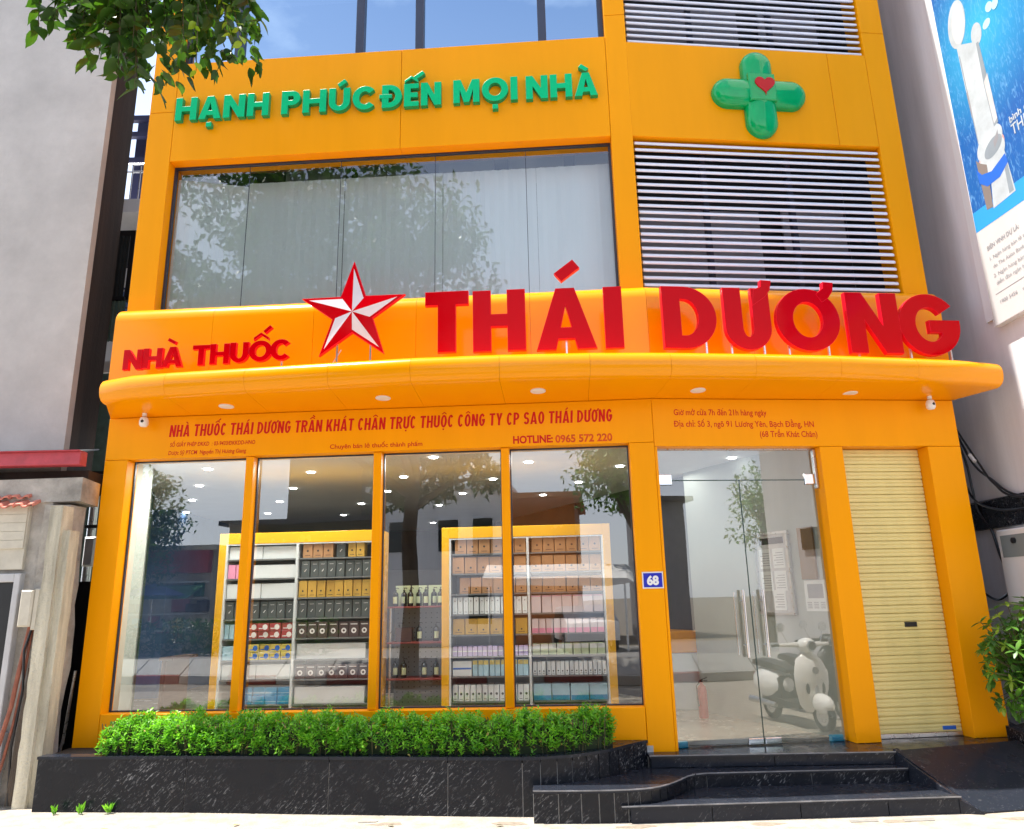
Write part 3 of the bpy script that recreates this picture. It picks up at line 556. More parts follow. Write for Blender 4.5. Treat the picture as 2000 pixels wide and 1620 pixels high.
# glass door: two leaves and a transom
mb = MB(); mb.box(FR, .03, 1.73, -.145, -.12, 3.150, 3.165); dr = build('glass_door', mb, 'alu', B)
def pane(name, a0, a1, z0, z1, off=-.12, th=.010):
    mb = MB(); mb.add([FR(a0, off, z0), FR(a1, off, z0), FR(a1, off, z1), FR(a0, off, z1)], [(0, 1, 2, 3)]); return build(name, mb, 'doorglass', dr)
pane('transom_pane', .033, 1.727, 2.842, 3.150)
pane('door_leaf', .033, .888, .36, 2.834, -.122); pane('door_leaf', .896, 1.727, .36, 2.834, -.122)
ed = MB()
for a0, a1, z0_, z1_ in ((.888, .8965, .36, 2.834), (.033, 1.727, 2.833, 2.843)): ed.box(FR, a0, a1, -.128, -.118, z0_, z1_)
build('glass_edge', ed, mat('green_glass_edge', (.03, .06, .05), .2), dr)
for s in (.80, 1.00):
    sgn = 1 if s < .9 else -1
    mb = MB(); x = s + .0
    mb.tube([FR(x, -.065, 1.13), FR(x, -.065, 1.755)], .0155, 12)
    for z in (1.24, 1.65): mb.tube([FR(x, -.065, z), FR(x, -.125, z)], .011, 8)
    build('door_handle', mb, 'chrome', dr, smooth=True)
    mb = MB(); mb.tube([FR(x - .05 * 1, -.17, 1.15), FR(x - .05, -.17, 1.735)], .013, 12)
    build('door_handle', mb, 'chrome', dr, smooth=True)
for (a0, a1, z0_, z1_) in ((.034, .19, 2.79, 2.90), (1.59, 1.727, 2.79, 2.90), (.74, .885, .355, .41), (.90, 1.06, .355, .41)):
    mb = MB(); mb.bbox(FR, a0, a1, -.135, -.104, z0_, z1_, .006)
    build('patch_fitting', mb, 'chrome', dr)
mb = MB(); mb.bbox(FR, 1.7, 1.728, -.135, -.09, 2.75, 3.15, .004); build('closer_rail', mb, 'alu', dr)

# painted lettering on the fascia
def line(txt, F, s0, s1, z0, cap, bold, m='redprint', shear=0.0, lab=None, spacing=1.0):
    mb = MB(); text_mb(mb, txt, F, s0, s1, z0, cap, .0012, bold, shear, spacing=spacing); build('lettering', mb, m, B, label=lab)
import unicodedata
def marks(ch):
    """base letter and its marks"""
    if ch in 'Đđ': return ('D' if ch == 'Đ' else 'd'), ['bar']
    d = unicodedata.normalize('NFD', ch); return d[0], [{'\u0300': 'grave', '\u0301': 'acute', '\u0302': 'circ', '\u0323': 'dot', '\u031b': 'horn', '\u0303': 'tilde', '\u0309': 'hook'}.get(c, '') for c in d[1:]]
CW = {'N': .56, 'H': .54, 'A': .60, 'T': .50, 'U': .53, 'O': .54, 'C': .51, 'D': .54, 'G': .54, 'R': .55, 'K': .58, 'Y': .56, 'P': .51, 'S': .50, 'I': .19, 'E': .45}
def capline(txt, F, s0, s1, z0, cap, m, v=.185, h=.15, shear=.07, gap=.10, space=.30, lab=None):
    tot = sum(space if c == ' ' else CW[marks(c)[0]] + gap for c in txt) - gap; kx = (s1 - s0) / (tot * cap); mb = MB(); x = 0
    for c in txt:
        if c == ' ': x += space; continue
        b_, mk = marks(c); w_ = CW[b_]; lps = [glyph(b_, w_, v if b_ != 'I' else w_, h)]
        if 'circ' in mk: lps.append([[(w_ * .12, 1.05), (w_ * .5, 1.17), (w_ * .88, 1.05), (w_ * .88, 1.13), (w_ * .5, 1.27), (w_ * .12, 1.13)]])
        up = .16 if 'circ' in mk else 0
        if 'acute' in mk: lps.append([rrect(w_ * (.58 if not up else .82), 1.16 + up, .24, .10, 40)])
        if 'grave' in mk: lps.append([rrect(w_ * (.42 if not up else .70), 1.16 + up, .24, .10, -40)])
        if 'dot' in mk: lps.append([rrect(w_ * .5, -.16, .14, .12, 0)])
        if 'horn' in mk: lps.append([[(w_ - .10, .86), (w_ + .06, .92), (w_ + .11, 1.10), (w_ - .02, 1.10), (w_ - .03, 1.0), (w_ - .12, .98)]])
        if 'bar' in mk: lps.append([rect(-.07, .43, w_ * .55, .55)])
        for k_, lp in enumerate(lps): put(mb, F, [[((x + a + b * shear) * kx, b) for a, b in l_] for l_ in lp], s0, z0, cap, .0008 + .0002 * k_, .0012)
        x += w_ + gap
    return build('lettering', mb, m, B, label=lab)
def tm(txt, bold, shear, sp):
    cu = bpy.data.curves.new('tmp', 'FONT'); cu.body = txt; cu.size = 1.0; cu.offset = bold; cu.resolution_u = 3; cu.space_character = sp; cu.shear = shear
    ob = bpy.data.objects.new('tmp', cu); C.objects.link(ob); bpy.context.view_layer.update(); me = bpy.data.meshes.new_from_object(ob); V_ = [(v.co.x, v.co.y) for v in me.vertices]; F_ = [tuple(p.vertices) for p in me.polygons]
    bpy.data.objects.remove(ob); bpy.data.curves.remove(cu); bpy.data.meshes.remove(me); return V_, F_
def smart_text(txt, F, s0, s1, z0, cap, bold, m, shear=0.0, sp=1.0, lab=None):
    """small print; letters whose outlines overlap their marks get the marks added separately"""
    base = ''.join({'Đ': 'D', 'đ': 'd', 'ơ': 'o', 'ợ': 'ọ', 'ế': 'ê', 'ễ': 'ê', 'ờ': 'ò', 'ở': 'ỏ', 'Ơ': 'O', 'ự': 'ụ', 'ẩ': 'â', 'ấ': 'â', 'Ấ': 'Â'}.get(c, c) for c in txt)
    V_, F_ = tm(base, bold, shear, sp); V_ = list(V_); F_ = list(F_)
    def quad(x0, y0, x1, y1, sl=0):
        k = len(V_); V_.extend([(x0, y0), (x1, y0), (x1 + sl, y1), (x0 + sl, y1)]); F_.append((k, k + 1, k + 2, k + 3))
    for i, c in enumerate(txt):
        if c in 'ĐđơợờởƠếễẩấẤ':
            xr = max(p[0] for p in tm(base[:i + 1], bold, shear, sp)[0]); t_ = .07 + bold * 1.6
            if c == 'Đ': xl = xr - .62; quad(xl - .08, .33, xl + .26, .33 + t_)
            elif c == 'đ': quad(xr - .30, .62, xr + .08, .62 + t_)
            elif c in 'ơợờở': quad(xr - .09, .42, xr + .05, .60, .04)
            elif c == 'Ơ': quad(xr - .12, .62, xr + .06, .80, .04)
            elif c == 'Ấ': quad(xr - .22, .98, xr - .12, 1.12, .10)
            else: quad(xr - .12, .72, xr - .04, .86, .08)
    if not V_: return
    x0 = min(p[0] for p in V_); x1 = max(p[0] for p in V_); sy = cap / 0.70; sx = (s1 - s0) / (x1 - x0); mb = MB(); mb.add([F(s0 + (x - x0) * sx, .0012, z0 + y * sy) for x, y in V_], F_); build('lettering', mb, m, B, label=lab)
capline('NHÀ THUỐC THÁI DƯƠNG TRẦN KHÁT CHÂN TRỰC THUỘC CÔNG TY CP SAO THÁI DƯƠNG', FL, -5.02, -.405, 3.437, .128, 'redprint', lab='bold red main line naming the pharmacy company')
smart_text('SỐ GIẤY PHÉP ĐKKD  : 03-9433/ĐKKDD-HNO', FL, -5.00, -4.09, 3.332, .042, .016, 'redprint', .1)
smart_text('Dược Sỹ PTCM  Nguyễn Thị Hương Giang', FL, -5.01, -4.18, 3.246, .042, .014, 'redprint', .1)
smart_text('Chuyên bán lẻ thuốc thành phẩm', FL, -3.30, -2.34, 3.252, .046, .013, 'redprint')
smart_text('HOTLINE: ', FL, -1.412, -1.01, 3.243, .075, .034, 'redprint')
smart_text('0965 572 220', FL, -.985, -.412, 3.238, .075, .032, 'redfade')
smart_text('Giờ mở cửa 7h đến 21h hàng ngày', FR, .224, 1.205, 3.487, .062, .011, 'redprint')
smart_text('Địa chỉ: Số 3, ngõ 91 Lương Yên, Bạch Đằng, HN', FR, .217, 1.70, 3.367, .062, .011, 'redprint')
smart_text('(68 Trần Khát Chân)', FR, 1.11, 1.725, 3.262, .062, .011, 'redprint')

# ------------------------------------------------------------------ big red letters on the canopy
SG = thing('shop_sign', 'large glossy red letters standing along the top of the orange canopy', 'sign', tuple(FL(-1.2, .4, 4.02)))
small = thing('shop_sign', 'small red letters at the left end of the canopy top, beside the star', 'sign', tuple(FL(-4.5, .32, 4.03)))
def post_(mb, F, s, off, z0, z1): mb.box(F, s - .008, s + .008, off - .02, off, z0, z1)
def letter(par, F, ch, s0, w, z0, h, off, v, hb, depth, extra=(), ms=('red', 'redside'), lab=None, posts=(), bev=.003):
    mb = MB(); put(mb, F, glyph(ch, w / h, v, hb), s0, z0, h, off, depth, bev, 0, 1)
    o = build('letter', mb, list(ms), par, label=lab)
    for lp in extra:
        mb = MB(); put(mb, F, [lp], s0, z0, h, off + .002, depth, bev, 0, 1); build('accent_mark', mb, list(ms), par)
    if posts:
        for s in posts:
            mb = MB(); post_(mb, F, s, off + .005, 3.97, z0 + h * .25); build('support_post', mb, 'alu', par)
    return o
V, Hh = .275, .215
letter(SG, FL, 'T', -2.242, .434, 4.10, .64, .38, V, .22, .05, lab='red capital T')
letter(SG, FL, 'H', -1.760, .520, 4.09, .64, .38, V, .20, .05, lab='red capital H')
letter(SG, FL, 'A', -1.130, .585, 4.078, .64, .38, V, .20, .05, [rrect(.50, 1.30, .36, .17, 37)], posts=(-.84,), lab='red capital A with acute accent', )
letter(SG, FL, 'I', -.457, .176, 4.07, .64, .38, .27, .2, .05, lab='red capital I')
letter(SG, FR, 'D', .060, .545, 4.068, .65, .33, V, .20, .055, lab='red capital D', posts=(.5,))
mbh = [(.58, .80), (.74, .80), (.80, .90), (.80, 1.12), (.62, 1.12), (.62, 1.0), (.58, .98)]
letter(SG, FR, 'U', .695, .475, 4.062, .655, .33, V, .20, .055, [[(.46, .72), (.66, .86), (.76, .98), (.79, 1.13), (.63, 1.14), (.62, 1.03), (.5, .98)]], lab='red capital U with horn', posts=(.76, 1.1))
letter(SG, FR, 'O', 1.232, .670, 4.068, .645, .33, .27, .20, .055, [[(.78, .80), (.90, .88), (.98, .99), (1.0, 1.13), (.84, 1.14), (.83, 1.04), (.70, .93)]], lab='red capital O with horn', posts=(1.36, 1.78))
letter(SG, FR, 'N', 1.99, .555, 4.045, .65, .33, V, .2, .055, lab='red capital N', posts=(2.1,))
letter(SG, FR, 'G', 2.545, .66, 4.04, .645, .33, .27, .205, .055, lab='red capital G', posts=(2.66, 3.1))
# small word
x = -5.395; hh = .215
ws = {'N': .2, 'H': .2, 'A': .215, 'T': .18, 'U': .19, 'O': .235, 'C': .22}
ext = {1: [rrect(.36, 1.22, .34, .14, -28)]}
seq = [('N', -5.395), ('H', -5.185), ('A', -4.985), ('T', -4.665), ('H', -4.480), ('U', -4.270), ('O', -4.072), ('C', -3.850)]
for k, (ch, s) in enumerate(seq):
    ex = []
    if k == 2: ex = [rrect(.42, 1.30, .40, .14, -28)]
    if k == 6: ex = [[(.2, 1.06), (.54, 1.30), (.9, 1.06), (.9, 1.18), (.54, 1.42), (.2, 1.18)], rrect(.85, 1.58, .42, .15, 42)]
    zz = 4.082 + .006 * k
    letter(small, FL, ch, s, ws[ch], zz, hh, .30, .27, .2, .04, ex, lab='small red capital ' + ch, bev=.002, posts=(s + ws[ch] * .5,) if k in (7,) else ())
# star
star = thing('star_sign', 'red and white faceted five-pointed star standing on the canopy left of the big letters', 'sign', tuple(FL(-2.985, .40, 4.02)))
cx, cz, RO, RI = -2.985, 4.565, .555, .215
pts = [(math.cos(R(90 - 36 * k)) * (RO if k % 2 == 0 else RI), math.sin(R(90 - 36 * k)) * (RO if k % 2 == 0 else RI)) for k in range(10)]
mb = MB(); put(mb, FL, [pts], cx, cz, 1.0, .385, .04, .002); build('star_body', mb, 'redside', star)
mb = MB(); mr = MB()
for k in range(0, 10, 2):
    tip = Vector(pts[k]); nx = Vector(pts[(k + 1) % 10]); pvx = Vector(pts[(k - 1) % 10])
    t1 = tip * .90; 
    def P3(v, o): return FL(cx + v[0], o, cz + v[1])
    c0 = (0, 0)
    # raised facets: ridge along the tip line, valley at the inner corners
    mr.add([P3(c0, .452), P3(pvx * .97, .428), P3(tip * .98, .428)], [(0, 2, 1)])
    mb.add([P3(Vector((0, 0)), .4535), P3(tip * .86, .4315), P3(nx * .86 , .4305)], [(0, 1, 2)])
    mr.add([P3(c0, .4515), P3(tip * .98, .4275), P3(nx * .97, .4275)], [(0, 1, 2)])
build('red_facets', mr, 'red', star); build('white_facets', mb, mat('white_pink_acrylic', (.74, .66, .68), .3, coat=.3, var=.05), star)
mb = MB(); post_(mb, FL, -2.80, .40, 3.97, 4.35); build('support_post', mb, 'alu', star)
mb = MB(); post_(mb, FL, -3.14, .40, 3.97, 4.35); mb.tube([FL(-3.3, .37, 3.99), FL(-3.18, .385, 4.05), FL(-3.1, .39, 4.18)], .006, 6); build('support_post', mb, 'alu', star)

# ------------------------------------------------------------------ green slogan
gs = thing('slogan_sign', 'green raised capital letters across the orange fascia between second and third floor', 'sign', tuple(FL(-2.85, -.05, 7.29)))
words_ = [('HẠNH', -5.335, -4.205), ('PHÚC', -4.055, -2.925), ]
W = {'H': .83, 'A': .86, 'N': .83, 'P': .66, 'U': .74, 'C': .86, 'D': .82, 'E': .6, 'M': .98, 'O': .98, 'I': .25}
def word(chs, s0, s1, z0, h):
    tot = sum(W[c[0]] for c in chs) + .10 * (len(chs) - 1); k = (s1 - s0) / tot; x = s0
    for c in chs:
        w_ = W[c[0]] * k; rel = w_ / h; ex = []
        if 'acute' in c: ex.append(rrect(rel * .62, 1.22, .34, .16, 38))
        if 'circ' in c: ex.append([(.02, 1.05), (rel * .5, 1.24), (rel - .02, 1.05), (rel - .02, 1.15), (rel * .5, 1.34), (.02, 1.15)]); ex.append(rrect(rel * 1.05, 1.36, .40, .15, 36))
        if 'grave' in c: ex.append(rrect(rel * .42, 1.22, .34, .16, -38))
        if 'dot' in c: ex.append(rrect(rel * .5, -.26, .2, .19, 0))
        if 'bar' in c: ex.append(rect(-.10, .42, rel * .5, .58))
        letter(gs, FL, c[0], x, w_, z0, h, -.095, .25, .21, .055, ex, ('green', 'greenside'), lab='green capital ' + c[0], bev=.002); x += w_ + .10 * k
Hs = .305
word([['H'], ['A', 'dot'], ['N'], ['H']], -5.345, -4.215, 7.292, Hs)
word([['P'], ['H'], ['U', 'acute'], ['C']], -4.065, -2.165, 7.296, Hs) if False else None
word([['P'], ['H'], ['U', 'acute'], ['C']], -4.06, -2.92, 7.292, Hs)
word([['D', 'bar'], ['E', 'circ'], ['N']], -2.86, -2.165, 7.292, Hs)
word([['M'], ['O', 'dot'], ['I']], -2.02, -1.275, 7.298, Hs)
word([['N'], ['H'], ['A', 'grave']], -1.175, -.355, 7.292, Hs)

# ------------------------------------------------------------------ green pharmacy cross with heart
cr_ = thing('pharmacy_cross', 'glossy green moulded cross with a small red heart on the orange wall', 'sign', tuple(FR(1.49, -.05, 6.70)))
cs, czz = 1.57, 7.372
for (dx, dz, sx, sz) in ((0, .28, .188, .288), (0, -.28, .188, .288), (-.28, 0, .288, .188), (.28, 0, .288, .188)):
    mb = MB(); n = 28; m_ = 8; rings = []
    for i in range(-1, m_ + 1):
        t = max(i, 0) / m_; k = math.sqrt(max(0.0004, 1 - t ** 2.2)); ring_ = []; off = -.10 if i < 0 else -.07 + .11 * t; L = abs(sx - sz); r_ = min(sx, sz) * k
        for j in range(n):
            a = 2 * math.pi * (j + .5) / n; ca, sa = math.cos(a), math.sin(a)
            X = r_ * ca + (math.copysign(L, ca) if sx > sz else 0); Z = r_ * sa + (math.copysign(L, sa) if sz > sx else 0)
            ring_.append(FR(cs + dx + X, off, czz + dz + Z))
        rings.append(ring_)
    mb.loft(rings); build('cross_arm', mb, 'cross', cr_, smooth=True)
mb = MB(); mb.bbox(FR, cs - .155, cs + .165, -.10, .045, czz - .145, czz + .215, .012); build('centre_block', mb, 'cross', cr_)
hp = []
for i in range(40):
    t = 2 * math.pi * i / 40; hp.append((16 * math.sin(t) ** 3 / 17 * .118, (13 * math.cos(t) - 5 * math.cos(2 * t) - 2 * math.cos(3 * t) - math.cos(4 * t)) / 17 * .118))
mb = MB(); put(mb, FR, [hp], cs + .03, czz + .06, 1.05, .043, .015, .003); build('heart', mb, 'heart', cr_)

# ------------------------------------------------------------------ house number
pz = thing('house_number_plate', 'blue enamel plate with white number 68 on the pillar left of the glass door', 'number plate', tuple(FL(-.105, .002, 1.787)))
mb = MB(); mb.bbox(FL, -.205, -.005, .0005, .010, 1.785, 1.942, .004); build('plate', mb, 'white', pz)
mb = MB(); mb.bbox(FL, -.194, -.016, .0101, .0125, 1.797, 1.930, .001); build('blue_field', mb, 'blueplate', pz)
mb = MB(); text_mb(mb, '68', FL, -.162, -.050, 1.822, .082, .0135, .05); build('lettering', mb, 'white', pz)

# white spotlights under the canopy
for (F, s, lab) in ((FL, -5.25, 'small white spotlight under the left end of the canopy'), (FR, 2.95, 'small white spotlight under the right end of the canopy')):
    c = F(s, .10, 3.60); sp = thing('spotlight', lab, 'lamp', tuple(F(s, .10, 3.52)), group='spotlights under the canopy ends')
    mb = MB(); mb.cyl(F(s, .10, 3.645), .022, .035, 12); build('mount', mb, 'white', sp)
    mb = MB(); mb.lathe(F(s, .10, 3.64), [(.012, 0), (.035, -.012), (.046, -.045), (.044, -.085), (.030, -.105), (.004, -.11)], 18); build('lamp_body', mb, 'white', sp, smooth=True)
    mb = MB(); mb.ell(F(s + .004, .14, 3.585), .018, .010, .018, 10, 6); build('lens', mb, 'cavity', sp, smooth=True)

# ------------------------------------------------------------------ shop interior
IN = lambda s, d, z: FL(s, -d, z)                       # behind the left facade plane
fl = MB(); fl.prism([FL(-5.6, -.2, .30), FR(3.2, -.2, .30), Vector((3.2, 17, .30)), Vector((-9, 17, .30))], [FL(-5.6, -.2, .345), FR(3.2, -.2, .345), Vector((3.2, 17, .345)), Vector((-9, 17, .345))]); build('interior_floor', fl, 'infloor', B)
ce_ = MB(); ce_.prism([FL(-5.6, -.22, 3.26), FR(3.05, -.22, 3.26), Vector((3.2, 17, 3.26)), Vector((-9, 17, 3.26))], [FL(-5.6, -.22, 3.32), FR(3.05, -.22, 3.32), Vector((3.2, 17, 3.32)), Vector((-9, 17, 3.32))]); build('ceiling', ce_, 'inceil', B)
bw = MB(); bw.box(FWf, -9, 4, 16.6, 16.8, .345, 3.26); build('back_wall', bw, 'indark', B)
lw = MB(); lw.prism([Vector((-4.35, 7.75, .345)), Vector((-4.05, 7.70, .345)), Vector((-4.05, 8.10, .345)), Vector((-8.2, 16.6, .345)), Vector((-8.6, 16.6, .345)), Vector((-4.35, 8.1, .345))], [Vector((-4.35, 7.75, 3.26)), Vector((-4.05, 7.70, 3.26)), Vector((-4.05, 8.10, 3.26)), Vector((-8.2, 16.6, 3.26)), Vector((-8.6, 16.6, 3.26)), Vector((-4.35, 8.1, 3.26))]); build('side_wall', lw, 'pillarwall', B)
# wall behind the glass door, running back and to the left
wa = Vector((3.16, 7.50, 0)); wd = Vector((-.48, 1, 0)).normalized(); wn_ = Vector((-wd.y, wd.x, 0))
FD = Frame(wa, wd, wn_)
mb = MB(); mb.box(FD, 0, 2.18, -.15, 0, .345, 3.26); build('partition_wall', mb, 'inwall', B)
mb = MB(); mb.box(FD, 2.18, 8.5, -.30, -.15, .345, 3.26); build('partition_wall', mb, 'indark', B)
lampm = None
spots = [(-3.55, 8.38), (-4.15, 9.57), (-4.82, 10.91), (-5.56, 12.39), (-2.45, 8.74), (-3.03, 9.97), (-3.63, 11.3), (-4.31, 12.79), (-1.40, 9.23), (-1.82, 10.46), (-2.46, 11.76), (-3.09, 13.27), (-.88, 7.96), (-.27, 9.56), (-.76, 10.84), (-1.25, 12.17), (.18, 8.38), (1.3, 8.79), (.9, 9.99), (.45, 11.2), (1.64, 11.82), (1.21, 13.21), (2.55, 8.39), (2.43, 9.23), (-1.66, 15.0), (2.0, 15.0)]
for i, (x, y) in enumerate(spots):
    if lampm is None:
        mb = MB(); mb.cyl((x, y, 3.250), .046, .008, 16); lampm = build('ceiling_downlight', mb, 'lamp', B); l0 = lampm.location.copy(); o0_ = Vector((x, y, 3.248))
    else: dup(lampm, l0 + Vector((x, y, 3.248)) - o0_, parent=B)
for i, (x, y) in enumerate([(-3.45, 8.25), (-2.3, 8.3), (-1.0, 8.2), (.2, 8.1), (-3.3, 11.5), (1.9, 9.2)]):  # added area lights off the downlight grid, brightening pillar and cabinets
    ld = bpy.data.lights.new('shop_light', 'AREA'); ld.shape = 'DISK'; ld.size = .7; ld.energy = (13, 13, 12, 7, 6, 3)[i]; ld.color = (1, .97, .92)
    lo_ = bpy.data.objects.new('shop_light', ld); C.objects.link(lo_); lo_.location = (x, y, 3.23)

# display cabinets
def cabinet(s0, s1, sd, label, zb):
    c = thing('display_cabinet', label, 'cabinet', tuple(IN((s0 + s1) / 2, 1.4, .345)), group='yellow-framed display cabinets behind the shop window')
    top = 2.53; d0, d1 = 1.2, 1.62
    for (a0, a1, z0, z1) in ((s0, s0 + .085, .345, top), (s1 - .085, s1, .345, top), (s0 + .085, s1 - .085, top - .125, top)):
        mb = MB(); mb.bbox(FL, a0, a1, -d1, -d0, z0, z1, .004); build('frame_board', mb, 'yellow', c)
    mb = MB()
    for (a0, a1, z0, z1) in ((s0 + .085, s1 - .085, top - .139, top - .1255), (s0 + .0855, s0 + .105, .345, top - .139), (s1 - .105, s1 - .0855, .345, top - .139)): mb.box(FL, a0, a1, -d1, -d0 - .004, z0, z1)
    build('white_lining', mb, 'shelfwhite', c)
    mb = MB(); mb.box(FL, s0 + .105, s1 - .105, -d1 - .02, -d1 + .01, .345, top - .14); build('back_board', mb, 'cabback', c)
    mb = MB(); mb.bbox(FL, sd - .014, sd + .014, -d1, -d0 - .002, .345, top - .14, .003); build('divider', mb, 'shelfwhite', c)
    for (a0, a1) in ((s0 + .105, sd - .014), (sd + .014, s1 - .105)):
        for k, z in enumerate(zb):
            mb = MB(); mb.box(FL, a0, a1, -d1 + .01, -d0 - .02, z - .016, z - .001); build('shelf', mb, 'cabback' if True else 0, c)
    return c
zA = [2.23, 2.01, 1.785, 1.56, 1.34, 1.11, .90, .64]
cabA = cabinet(-4.955, -3.045, -4.02, 'left yellow-framed display cabinet seen through the first two windows', zA)
cabB = cabinet(-2.33, -.405, -1.345, 'right yellow-framed display cabinet seen through the last two windows', zA)
ORD = ['first', 'second', 'third', 'fourth', 'fifth', 'sixth', 'seventh', 'eighth', 'ninth', 'tenth', 'eleventh', 'twelfth', 'thirteenth', 'fourteenth', 'fifteenth', 'sixteenth', 'seventeenth', 'eighteenth']
SH = ['top', 'second', 'third', 'fourth', 'fifth', 'sixth', 'seventh', 'lowest']
def row(cab, bay, shelf, s0, s1, n, h, m, desc, emblem=None, lift=0.0, dd=.0, skip=(), extra='', name='product_box', cat='box', dpt=.14):
    p = (s1 - s0) / n; z = zA[shelf] + .001 + lift; proto = None; k2 = 0
    for k in range(n):
        if k in skip: continue
        a0 = s0 + p * k + .004; a1 = s0 + p * (k + 1) - .004; j = random.uniform(-.012, .012)
        lab = f'{ORD[k2]} {desc} from left{extra}, {SH[shelf]} shelf, {cab} cabinet {bay} bay'
        k2 += 1
        base = FL((a0 + a1) / 2, -1.24 - dpt / 2 - dd - j, z)
        if proto is None:
            mb = MB(); w_ = (a1 - a0) / 2; F0 = lambda a, o, zz: uL * a + nL * o + Vector((0, 0, zz))
            mb.bbox(F0, -w_, w_, -dpt / 2, dpt / 2, 0, h, .003); proto = build(name, mb, m, None, lab, cat, f'{desc}es on the {SH[shelf]} shelf of the {cab} cabinet {bay} bay' + extra, origin=(0, 0, 0)); proto.location = base; WM[proto.name] = Matrix.Translation(base)
            ks = []
            if emblem:
                me = MB()
                if emblem[0] == 'dot':
                    o_ = dpt / 2 + .0012; r = emblem[2]; me.add([F0(r * math.cos(t * .785), o_, h * emblem[3] + r * math.sin(t * .785)) for t in range(8)], [tuple(range(8))])
                    me.add([F0(-w_ * .55, o_, h * .12), F0(w_ * .55, o_, h * .12), F0(w_ * .55, o_, h * .15), F0(-w_ * .55, o_, h * .15)], [(0, 1, 2, 3)])
                if emblem[0] == 'ring':
                    o_ = dpt / 2 + .0012; r = .030; q = [F0(r * math.cos(t * .5236), o_, h * .42 + r * math.sin(t * .5236)) for t in range(12)] + [F0(r * .45 * math.cos(t * .5236), o_, h * .42 + r * .45 * math.sin(t * .5236)) for t in range(12)]
                    me.add(q, [(t, (t + 1) % 12, 12 + (t + 1) % 12, 12 + t) for t in range(12)])
                    me.add([F0(-w_ * .7, o_, h * .80), F0(w_ * .7, o_, h * .80), F0(w_ * .7, o_, h * .86), F0(-w_ * .7, o_, h * .86)], [(0, 1, 2, 3)])
                if emblem[0] == 'band':
                    o_ = dpt / 2 + .0012; me.add([F0(-w_ * .97, o_, h * emblem[2]), F0(w_ * .97, o_, h * emblem[2]), F0(w_ * .97, o_, h * emblem[3]), F0(-w_ * .97, o_, h * emblem[3])], [(0, 1, 2, 3)])
                if emblem[0] == 'tick':
                    o_ = dpt / 2 + .0012; me.add([F0(-.012, o_, h * .35), F0(-.004, o_, h * .33), F0(.016, o_, h * .48), F0(.012, o_, h * .50)], [(0, 1, 2, 3)]); me.add([F0(-w_ * .5, o_, h * .78), F0(w_ * .5, o_, h * .78), F0(w_ * .5, o_, h * .80), F0(-w_ * .5, o_, h * .80)], [(0, 1, 2, 3)])
                if emblem[0] == 'swoosh':
                    o_ = dpt / 2 + .0012; me.add([F0(w_ * .95 * math.cos(t) * .5 + w_ * .35, o_, h * .5 + h * .38 * math.sin(t)) for t in [i * .6283 for i in range(10)]], [tuple(range(10))])
                    me.add([F0(-w_ * .8, o_, h * .25), F0(-w_ * .05, o_, h * .25), F0(-w_ * .05, o_, h * .38), F0(-w_ * .8, o_, h * .38)], [(0, 1, 2, 3)])
                ks = [build('emblem', me, emblem[1], proto, local=True)]
        else: dup(proto, base + uL * random.uniform(-.0015, .0015), rz=random.gauss(0, .022), label=lab, children=ks)
# cabinet A right bay
A0, A1 = -3.995, -3.155
row('left', 'right', 0, A0 + .03, A0 + .39, 3, .195, 'brownbox', 'tall kraft brown box', ('dot', 'ink', .013, .40))
row('left', 'right', 0, A0 + .42, A0 + .53, 1, .19, 'greybox', 'single grey box', ('tick', 'white'), extra=' beside kraft ones')
row('left', 'right', 0, A0 + .56, A0 + .76, 2, .19, 'goldbox', 'gold box', ('dot', 'ink', .012, .4), extra=' at its right end')
row('left', 'right', 1, A0 + .02, A1, 8, .185, 'greybox', 'dark grey box', ('tick', 'white'))
row('left', 'right', 2, A0, A1, 8, .185, 'goldbox', 'gold box', ('dot', 'ink', .011, .38))
row('left', 'right', 3, A0, A1, 8, .19, 'greybox', 'dark grey box', ('tick', 'white'))
row('left', 'right', 4, A0, A1, 7, .17, 'winebox', 'ring-marked brown box', ('ring', 'white'))
row('left', 'right', 5, A0, A1 - .04, 1, .165, 'whitebox', 'blank white carton', name='white_carton')
row('left', 'right', 6, A0, A1, 7, .15, 'winebox', 'ring-marked brown box', ('ring', 'white'))
row('left', 'right', 7, A0, A1 - .04, 1, .175, 'whitebox', 'blank white carton', name='white_carton')
# cabinet A left bay
B0, B1 = -4.845, -4.04
row('left', 'left', 0, B0, B1, 2, .145, 'whitebox', 'blank white carton', name='white_carton')
row('left', 'left', 1, B0 + .30, B1, 1, .15, 'whitebox', 'blank white carton', name='white_carton')
row('left', 'left', 1, B0, B0 + .28, 3, .16, 'pinkbox', 'pink box', extra=' at its left end')
row('left', 'left', 2, B0, B1, 2, .165, 'whitebox', 'blank white carton', name='white_carton')
row('left', 'left', 3, B0, B1, 8, .19, 'greybox', 'dark grey box', ('tick', 'white'))
for lv, ex in ((0, ', lower layer'), (1, ', upper layer')):
    row('left', 'left', 4, B0 + .26, B1, 4, .083, 'redbox', 'flat red box', ('swoosh', 'white'), lift=.085 * lv, extra=ex)
    row('left', 'left', 5, B0 + .30, B1, 4, .083, 'yelbox', 'flat yellow-blue box', ('swoosh', 'bandblue'), lift=.085 * lv, extra=ex)
row('left', 'left', 4, B0, B0 + .24, 4, .16, 'paleblue', 'pale blue box', extra=' at its left end')
row('left', 'left', 5, B0, B0 + .28, 2, .15, 'paleblue', 'pale blue box', extra=' at its left end')
row('left', 'left', 6, B0, B1, 2, .16, 'whitebox', 'blank white carton', name='white_carton')
for lv, ex in ((0, ', lower layer'), (1, ', upper layer')): row('left', 'left', 7, B0 + .24, B1, 4, .088, 'bluebox', 'bright blue box', ('band', 'paleblue', .3, .36), lift=.09 * lv, extra=ex)
